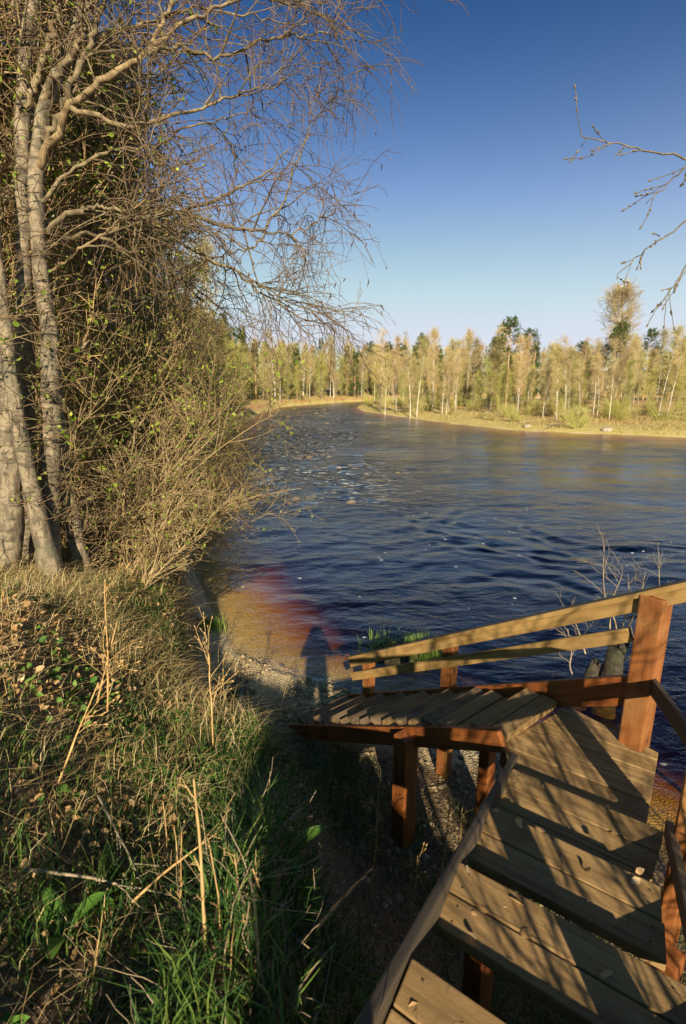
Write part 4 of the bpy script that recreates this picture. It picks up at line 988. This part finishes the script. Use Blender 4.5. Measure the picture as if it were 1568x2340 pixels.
    k = rg.choice(len(c3), 1500, False); buds(ck, c3[k, 3], nrm(rg.normal(size=(1500, 3))), .016, .004)
    # new leaves mostly low and near the trunks
    pl, _, _, tl = spawn(rg, c3, 3, .1, 1, .2, 1); keep = (rg.random(len(pl)) < np.clip(.6 - .33 * (pl[:, 0] - 0.2), .0, .6)) & (pl[:, 2] < 6.5)
    leaf_quads(lf, rg, pl[keep], .032)
    link('crown', mb.mesh('crown', M['limb']), root); link('crown', mr.mesh('crown', M['twig_red']), root)
    link('catkins', ck.mesh('catkins', M['catkin']), root)['kind'] = 'stuff'
    link('foliage', lf.mesh('foliage', M['leaf']), root)
old_birch()

# ------------------------------------------------------------------ templates
def shrub(name, lab, cat, seed, stems=12, hgt=3.5, lean=(0, 0, 0), spread=.5, leaves=.0, group=None, fine=4, mat='twig', r0=.016, bud=0, sub=9):
    rg = np.random.default_rng(seed); root = thing(name, lab, cat, (0, 0, -500), 0, group)
    a = rg.random(stems) * 2 * PI; d = np.stack([np.cos(a) * spread, np.sin(a) * spread, np.full(stems, 1.0)], 1) * rg.uniform(.5, 1.3, (stems, 1)) * [1, 1, 1] + np.array(lean)
    d[:, 2] = np.maximum(d[:, 2], .35)
    base = np.stack([np.cos(a), np.sin(a), 0 * a], 1) * rg.uniform(.05, .35, (stems, 1)); base[:, 2] = -.25
    L = hgt * rg.uniform(.65, 1.1, stems)
    s = grow(rg, base, d, L, 14, .07, -.012); m1 = MB(); m2 = MB(); m3 = MB()
    tubes(m1, s, taper(np.full(stems, r0) * rg.uniform(.7, 1.3, stems), np.full(stems, r0 * .25), 14), 6)
    p, d, b, t = spawn(rg, s, sub, .12, .98, .45, 1.1); k = len(p)
    c1 = grow(rg, p, d + np.array(lean) * .3 + [0, 0, .15], hgt * .28 * (1.25 - .7 * t) * rg.uniform(.6, 1.2, k), 9, .09, .01); tubes(m1, c1, taper(np.full(k, r0 * .36), np.full(k, r0 * .16), 9), 4)
    p, d, b, t = spawn(rg, c1, 5, .1, 1, .4, 1.0); k = len(p)
    c2 = grow(rg, p, d + [0, 0, .1], hgt * .10 * rg.uniform(.6, 1.5, k), 6, .1, .0); tubes(m2, c2, taper(np.full(k, r0 * .26), np.full(k, r0 * .17), 6), 3)
    p, d, b, t = spawn(rg, c2, fine, .2, 1, .4, 1.0); k = len(p)
    c3 = grow(rg, p, d, hgt * .045 * rg.uniform(.5, 1.4, k), 4, .1); tubes(m2, c3, r0 * .15, 3)
    if bud: buds(m2, c2[:, -1], nrm(c2[:, -1] - c2[:, -2]), .024, .0065); buds(m2, c3[:, -1], nrm(c3[:, -1] - c3[:, -2]), .02, .005)
    link('trunk', m1.mesh('trunk', M[mat], True), root); link('crown', m2.mesh('crown', M[mat]), root)
    if leaves:
        pl, _, _, _ = spawn(rg, c3, 2, 0, 1, .2, 1); q = pl[rg.random(len(pl)) < leaves * (1 + .8 * vnoise(pl[:, 0] * 1.6, pl[:, 1] * 1.6, pl[:, 2] * 1.6, 3))]
        leaf_quads(m3, rg, q, .045); link('foliage', m3.mesh('foliage', M['leaf']), root)
    return root
def tree(name, lab, cat, seed, hgt=11, r0=.12, crown0=.35, up_=.9, branches=46, sub=9, fine=5, twig='fartwig', bark='farbark', group=None, tw=.016, width=.26, droop=.0, leaves=0, shape='oval', leaft='leaf', lsize=.06, wob=.02):
    """straight trunk, limbs, fine twig crown"""
    rg = np.random.default_rng(seed); root = thing(name, lab, cat, (0, 0, -500), 0, group)
    n = 22; tr = grow(rg, [[0, 0, -.5]], [[0, 0, 1.]], hgt + .5, n, wob, .02); m1 = MB(); m2 = MB()
    tubes(m1, tr, taper(np.array([r0]), np.array([r0 * .12]), n), 8)
    p, d, b, t = spawn(rg, tr, branches, crown0, .97, .5, 1.15, .85); k = len(p); u = (t - crown0) / (1 - crown0)
    prof = (np.sin(np.clip(u * .9 + .12, 0, 1) * PI) ** .6) if shape == 'oval' else (1.15 - u)
    L = hgt * width * prof * rg.uniform(.6, 1.2, k) + .3
    d = d + [0, 0, up_ * .5]
    c1 = grow(rg, p, d, L, 9, .08, .03); tubes(m1, c1, taper(np.maximum(r0 * .28 * (1.1 - t), .012), np.full(k, tw * .6), 9), 4)
    p, d, b, t = spawn(rg, c1, sub, .1, 1, .4, 1.0); k = len(p)
    c2 = grow(rg, p, d, hgt * .075 * rg.uniform(.6, 1.4, k), 5, .1, -droop); tubes(m2, c2, taper(np.full(k, tw * .65), np.full(k, tw * .4), 5), 3)
    p, d, b, t = spawn(rg, c2, fine, .1, 1, .4, 1.1); k = len(p)
    c3 = grow(rg, p, d, hgt * .04 * rg.uniform(.5, 1.5, k), 4, .1, -droop * 1.6); tubes(m2, c3, tw * .38, 3)
    link('trunk', m1.mesh('trunk', M[bark], True), root); link('crown', m2.mesh('crown', M[twig]), root)
    if leaves:
        m3 = MB(); pl, _, _, _ = spawn(rg, c3, 3, 0, 1, .2, 1); q = pl[rg.random(len(pl)) < leaves * (1 + vnoise(pl[:, 0] * .9, pl[:, 1] * .9, pl[:, 2] * .9, 3))]
        leaf_quads(m3, rg, q, lsize); link('foliage', m3.mesh('foliage', M[leaft]), root)
    return root
def conifer(name, lab, cat, seed, hgt=13, pine=False, group=None):
    rg = np.random.default_rng(seed); root = thing(name, lab, cat, (0, 0, -500), 0, group)
    tr = grow(rg, [[0, 0, -.5]], [[0, 0, 1.]], hgt + .5, 16, .012, .02); m1 = MB(); m2 = MB()
    tubes(m1, tr, taper(np.array([.17]), np.array([.03]), 16), 8)
    c0 = .62 if pine else .10
    p, d, b, t = spawn(rg, tr, 60 if pine else 120, c0, .985, 1.1, 1.65, 1.0); u = (t - c0) / (1 - c0); k = len(p)
    L = (hgt * .16 * np.sin(np.clip(u * .75 + .25, 0, 1) * PI) ** .7 if pine else hgt * .19 * (1.06 - u)) * rg.uniform(.7, 1.15, k) + .15
    c1 = grow(rg, p, d + [0, 0, .25 if pine else -.1], L, 7, .08, .05 if pine else .03); tubes(m1, c1, taper(np.full(k, .035), np.full(k, .01), 7), 4)
    q, T, b, t = spawn(rg, c1, 12, .25, 1, .5, 1.0); c2 = grow(rg, q, T, .45 if pine else .55, 4, .1, .04 if pine else -.03)
    pl, d2, _, _ = spawn(rg, c2, 7, 0, 1, .3, .9); n_ = len(pl)
    blades_ = np.stack([pl, pl + nrm(d2) * .24 + nrm(rg.normal(size=(n_, 3))) * .05, pl + nrm(d2) * .12 + nrm(rg.normal(size=(n_, 3))) * .085], 1)
    m2.add(blades_.reshape(-1, 3), np.arange(n_ * 3).reshape(-1, 3))
    link('trunk', m1.mesh('trunk', M['pinebark'], True), root); link('crown', m2.mesh('crown', M['pine' if pine else 'spruce']), root)
    return root
rg = np.random.default_rng(99)
def plant(templ, lst, lab=None, group=None):
    """first place the template itself, then its copies"""
    for (x, y, s, sz, a) in lst:
        loc = (x, y, land1(x, y) - .05)
        if templ.location.z < -100:
            templ.location = loc; templ.rotation_euler = (0, 0, a); templ.scale = (s, s, sz)
            if lab: templ['label'] = lab
            if group: templ['group'] = group
        else: dup(templ, loc, a, s, lab, group, sz)
def lb_at(y, inland):
    """a point on our bank that far from the water, y metres upstream"""
    i = LB[:, 1].argsort(); return np.interp(y, LB[i, 1], LB[i, 0]) - inland

# --- near bushes arching over the water, each its own plant
near = [(-3.25, 6.7, 'budding bush arching from the leaf litter over the nearest dark water', 2.2, (.12, .0, 0), 101), (-3.4, 7.9, 'dense tan bush beside the old birch, leaning toward the river', 2.8, (.2, .1, 0), 102),
        (-3.3, 9.2, 'tall thin stemmed bush behind the leaning tan bush', 3.6, (.18, 0, 0), 103), (-3.9, 10.8, 'bush of long bare rods reaching low over the river', 3.3, (.3, 0, 0), 104),
        (-4.4, 12.8, 'bush with scattered green leaves further up our bank', 3.6, (.35, -.1, 0), 105), (-2.85, 5.9, 'low tangled bush in front of the birch trunks', 1.8, (.15, .2, 0), 106),
        (-3.5, 6.3, 'upright bush with young green leaves behind the birch trunks', 3.8, (.1, .1, 0), 107), (-4.3, 7.6, 'leafy bush deep in the thicket left of the river', 4.2, (.1, 0, 0), 108)]
for x, y, lab, hg, ln, sd_ in near:
    s = shrub('bush', lab, 'bush', sd_, 15, hg, ln, .5, .95 if 'lea' in lab and 'litter' not in lab and 'leaning' not in lab else .10, 'bushes on our bank', 2, 'twig', .015, 1, 10)
    s.location = (x, y, land1(x, y))
# --- thicket further up our bank
T1 = [shrub('bush', 'grey bush in the thicket upstream of the old birch', 'bush', 120 + k, 16, 4.2, (.25, 0, 0), .5, (.95, .6, .8)[k], None, 3, 'twig', .020, 0, 10) for k in range(3)]
for k in range(34):
    y = 8 + 48 * rg.random() ** 1.35; x = lb_at(y, .6 + rg.random() ** 1.3 * (5 + .1 * y)); s = rg.uniform(.8, 1.35)
    plant(T1[k % 3], [(x, y, s, s * rg.uniform(.9, 1.2), rg.uniform(-.6, .6))], None, 'bushes of the upstream thicket')
T2 = [tree('alder_tree', 'slender grey alder with a haze of tan twigs crowding our bank', 'tree', 140 + k, 8.2, .07, .12, 1.0, 60, 9, 4, 'twig', 'greybark', None, .018, .24, .01, (1.0, .8, .9, .5)[k], lsize=.06, wob=.05) for k in range(4)]
spots = [(-4.3, 7.4), (-4.0, 9.0), (-4.9, 11.4), (-5.0, 6.3), (-6.4, 8.6), (-3.9, 6.2), (-5.2, 7.5), (-4.6, 9.6), (-6.3, 10.5), (-5.5, 12.5), (-6.6, 14.8), (-7.6, 12.4), (-6.3, 17), (-7.5, 19.5), (-8.6, 16.5), (-7.6, 22.5), (-9.2, 21), (-8.2, 26), (-9.8, 25), (-9.1, 30), (-10.6, 29), (-9.8, 34), (-11.6, 33), (-10.5, 38), (-12.5, 39), (-11.2, 43), (-13, 46), (-11.9, 49), (-12.8, 55), (-14.6, 52), (-12, 15), (-11, 20), (-13, 26), (-14, 31), (-15, 36), (-16, 44), (-9, 8.5), (-8, 6.2)]
for k, (x, y) in enumerate(spots):
    s = rg.uniform(.85, 1.12) * (1.0 if y > 12 else 1.12); plant(T2[k % 4], [(x, y, s, s * rg.uniform(.9, 1.12), rg.uniform(0, 6.3))], None, 'alders along our bank')
# --- trees across the river and around the bend
B = [tree('birch_tree', 'slender bare white birch of the wood across the river', 'tree', 160 + k, 11.5, .09, (.32, .4, .28)[k], 1.5, 34, 8, 5, ('fartwig2', 'fartwig', 'fartwig2')[k], 'farbark', None, .022, .12, .02) for k in range(3)]
AL = [tree('alder_tree', 'bushy tan alder of the wood across the river', 'tree', 170 + k, 9, .09, .08, 1.3, 54, 8, 5, ('fartwig', 'fartwig3', 'fartwig', 'fartwig3')[k], 'greybark', None, .023, .19, .01) for k in range(4)]
WB = [shrub('willow_bush', 'pale willow bush under the trees across the river', 'bush', 180 + k, 18, 3.0, (0, 0, 0), .6, 0, None, 3, ('fartwig', 'fartwig3')[k], .03, 0, 8) for k in range(2)]
PN = [conifer('pine_tree', 'tall pine rising above the bare wood', 'tree', 190 + k, 14.5, True) for k in range(2)]
SPR = [conifer('spruce_tree', 'dark green spruce among the bare trees round the bend', 'tree', 195 + k, 13) for k in range(2)]
# landmark trees
def foot(px, py): g = ground_at(px, py); return g[0], g[1]
def lone(templ, px, py, top, lab, wx=1.0):
    x, y = foot(px, py); g = land1(x, y); h = at(px, top, y)[2] - g
    base = max(v_.co.z for c in templ.children for v_ in c.data.vertices[:400]) if False else templ['hgt']
    s = h / base; r = dup(templ, (x, y, g - .05), rg.uniform(0, 6), s * wx, lab, None, s)
    return r
for t_, h_ in [(B, 11.5), (AL, 9), (PN, 14.5), (SPR, 13)]:
    for o in t_: o['hgt'] = h_
lone(PN[0], 1155, 938, 728, 'lone tall pine with a bushy top on a bare pale trunk', 1.0)
x, y = foot(1395, 912)
big = tree('aspen_tree', 'big rounded golden aspen towering over the far bank', 'tree', 210, 15, .2, .42, 1.0, 70, 11, 6, 'fartwig2', 'farbark', None, .03, .25, .0)
big['hgt'] = 15; g = land1(x, y); s = (at(1410, 668, y)[2] - g) / 15; big.location = (x, y, g); big.scale = (s, s, s)
marks = [(868, 925, 745), (880, 935, 800), (905, 930, 790), (937, 940, 770), (952, 940, 760), (988, 925, 742), (1010, 935, 790), (1066, 915, 758), (1078, 915, 765), (1122, 918, 735), (1132, 918, 738), (1205, 925, 760),
         (1322, 960, 815), (1270, 935, 790), (1440, 930, 770), (1425, 935, 790), (1505, 950, 740), (1480, 945, 790), (627, 905, 770), (658, 900, 775), (708, 905, 782), (762, 905, 800), (640, 915, 790), (1020, 935, 805), (1040, 930, 790), (1180, 945, 800), (1240, 955, 805), (1365, 950, 800)]
for k, (a, b, c) in enumerate(marks): lone(B[k % 3], a, b + (14 if a > 800 else 6) * (b < 945), c + 14, 'slender bare white birch of the wood across the river', 1.0)['group'] = 'white birches across the river'
# the one white birch on our bank
x, y = foot(470, 962); r = lone(B[1], 470, 962, 560, 'single white birch standing at the edge of the thicket on our bank', .8); del x, y
# fill of the wood
def fill(templs, n_, gen, smin, smax, lab, group):
    for k in range(n_):
        for _ in range(30):
            x, y = gen()
            P = np.array([[x, y]])
            if not inside(P, RIVER)[0] and land1(x, y) > .25: break
        s = rg.uniform(smin, smax); plant(templs[k % len(templs)], [(x, y, s, s * rg.uniform(.9, 1.15), rg.uniform(0, 6.3))], lab, group)
def rbank(d0, d1):
    def g():
        y = rg.uniform(54, 112); x = np.interp(y, RB[2:8, 1], RB[2:8, 0]) + d0 + (d1 - d0) * rg.random()
        return x, y
    return g
def back(): x = rg.uniform(4, 110); return x, rg.uniform(78, 135)
def bend(): x = rg.uniform(-34, 34); yy = np.interp(x, [-34, -13, -12, -6, 2, 20, 34], [90, 96, 102, 119, 135, 153, 160]); return x, yy + (1.5 + 55 * rg.random() ** 1.5)
def lefthill(): y = rg.uniform(58, 112); return np.interp(y, [55, 78, 101, 118], [-10.7, -12.7, -12, -6]) - rg.uniform(2, 30), y
fill(B, 34, rbank(3, 22), .5, .78, None, 'white birches across the river')
fill(AL, 70, rbank(9, 34), .4, .66, None, 'alders across the river')
fill(AL, 50, back, .6, .9, None, 'alders across the river')
fill(B, 90, lambda: (rg.uniform(2, 130), rg.uniform(104, 165)), .8, 1.1, 'bare birch far back in the wood across the river', 'birches far back in the wood')
fill(B, 26, back, .65, .95, None, 'white birches across the river')
fill(WB, 50, rbank(2.5, 20), .35, .85, None, 'willow bushes across the river')
fill(WB, 20, lambda: (rg.uniform(20, 48), rg.uniform(44, 70)), .4, .9, None, 'willow bushes across the river')
fill(AL, 100, bend, .8, 1.15, 'bare tan alder on the slope round the river bend', 'alders round the bend')
fill(B, 40, bend, .85, 1.15, 'white birch on the slope round the river bend', 'birches round the bend')
fill(SPR, 44, bend, .75, 1.15, None, 'spruces round the bend')
fill(AL, 30, lefthill, .8, 1.1, 'bare tan alder on the steep bank upstream', 'alders on the upstream bank')
fill(SPR, 10, lefthill, .7, 1.0, 'green spruce on the steep bank upstream', 'spruces on the upstream bank')
fill(B, 12, lefthill, .8, 1.0, 'white birch on the steep bank upstream', 'birches on the upstream bank')
fill(PN + SPR, 44, lambda: (rg.uniform(14, 130), rg.uniform(98, 150)), .75, 1.0, 'dark conifer behind the bare wood across the river', 'conifers behind the wood')
for (a, b, c, d_, lab) in [(1175, 968, 1225, 985, 'bleached fallen branch lying on the grass of the far bank'), (1232, 985, 1290, 965, 'second fallen branch forking up from the far bank'), (1130, 960, 1110, 930, 'dead limb leaning among the trunks on the far bank'), (900, 945, 960, 925, 'long leaning dead trunk between the white birches')]:
    g0 = np.array(ground_at(a, b)); g1 = at(c, d_, g0[1] + 1.0); g1[2] = max(g1[2], land1(g1[0], g1[1]) + .1)
    stem_plant('fallen_branch', [g0, (g0 + g1) / 2 + [0, 0, .15], g1], .07, .03, 'stalkgrey', lab, 'branch', 10, 1.1, int(a), False)
# hill woods behind everything: one mass
def far_woods():
    mb = MB(); rr = np.random.default_rng(4); n_ = 2600
    x = rr.uniform(-150, 330, n_); y = rr.uniform(205, 340, n_); z = land(x, y); k = (z > 1) & (np.abs(x) < y * 1.0 + 20); x, y, z = x[k], y[k], z[k]; n_ = len(x)
    h = rr.uniform(7, 12, n_); con = rr.random(n_) < .55
    for j in range(60):
        t = rr.uniform(.12, 1, n_); w_ = np.where(con, 1.9 * (1.05 - t), 1.9 * np.sin(np.clip(t, .05, .97) * PI) ** .6); a = rr.uniform(0, 6.28, n_); r = w_ * rr.random(n_) ** .5
        p = np.stack([x + np.cos(a) * r, y + np.sin(a) * r, z + h * t], 1)
        d = nrm(rr.normal(size=(n_, 3)) + [0, 0, .8]); e = nrm(np.cross(d, rr.normal(size=(n_, 3))))
        s = (.3 + .4 * rr.random(n_))[:, None]
        tri = np.stack([p, p + d * s * 1.4 + e * s * .25, p + d * s * .7 - e * s * .3], 1)
        for m_, kk in ((0, ~con), (1, con)):
            mb.add(tri[kk].reshape(-1, 3), np.arange(kk.sum() * 3).reshape(-1, 3), m_)
    tag(link('far_woods', mb.mesh('far_woods', [M['fartwig3'], M['spruce']])), kind='stuff')
far_woods()
# --- bare trees around the top of the stairs: they shade the steps and hang into view
tl = tree('maple_sapling', 'bare budding tree whose twigs hang in from beside the staircase', 'tree', 230, 6.5, .07, .2, .9, 26, 7, 4, 'twig', 'greybark', None, .007, .33, .02, wob=.03)
tl.location = (4.1, 3.1, land1(4.1, 3.1)); tl.rotation_euler = (0, 0, 0)
mb = MB(); rr = np.random.default_rng(6); inv = -np.array(tl.location)
for seq in ([(1700, 420, 4.2), (1600, 372, 4.2), (1527, 350, 4.2), (1480, 348, 4.2), (1445, 335, 4.2), (1400, 330, 4.2), (1345, 318, 4.2), (1325, 310, 4.2)], [(1680, 400, 4.3), (1600, 480, 4.3), (1527, 535, 4.3), (1490, 560, 4.3), (1450, 590, 4.3), (1405, 640, 4.3)], [(1660, 500, 4.2), (1580, 590, 4.2), (1535, 660, 4.2), (1515, 700, 4.2)], [(1660, 300, 4.2), (1580, 370, 4.2), (1527, 420, 4.2), (1475, 465, 4.2)]):
    P = np.array([at(*q) for q in seq]) + inv; s = np.linspace(0, 1, 20); q = np.stack([np.interp(s, np.linspace(0, 1, len(P)), P[:, a]) for a in range(3)], 1)[None] + rr.normal(size=(1, 20, 3)) * .006
    base = np.array([[0, 0, 5.0]]); tubes(mb, np.concatenate([np.linspace(base, q[:, 0], 12, False).transpose(1, 0, 2), q], 1), taper(np.array([.011]), np.array([.003]), 32), 5)
    p, d, _, _ = spawn(rr, q, 7, .3, .98, .4, .9); c = grow(rr, p, d + [-.3, 0, -.25], .10 + .25 * rr.random(len(p)), 6, .1, -.03); tubes(mb, c, .0028, 4)
    buds(mb, c[:, -1], nrm(c[:, -1] - c[:, -2]), .03, .008); p, d, _, _ = spawn(rr, c, 2, .3, .9, .4, .8); buds(mb, p, d, .025, .008)
link('branch', mb.mesh('branch', M['limb']), tl)
sh = [(1.35, -1.0, 2.9, 240, 'bare shrub behind the photographer that throws its shadow on the steps'), (2.5, -.2, 3.2, 241, 'second bare shrub behind the stairs that shades the landing'), (-1.35, -1.4, 1.55, 242, 'low unseen shrub added behind the photographer to shade the near grass'), (-2.2, -1.3, 1.7, 243, 'second low unseen shrub added further along to shade the near grass')]  # both low shrubs stand out of view, put there to shade the grass
for x, y, hg, sd_, lab in sh:
    s = shrub('bush', lab, 'bush', sd_, 11 if sd_ < 242 else 26, hg, (.05, -.12, 0), .22 if sd_ < 242 else .4, 0 if sd_ < 242 else .8, None, 2, 'twig', .02 if sd_ < 242 else .027, 0, 6 if sd_ < 242 else 10); s.location = (x, y, land1(x, y))
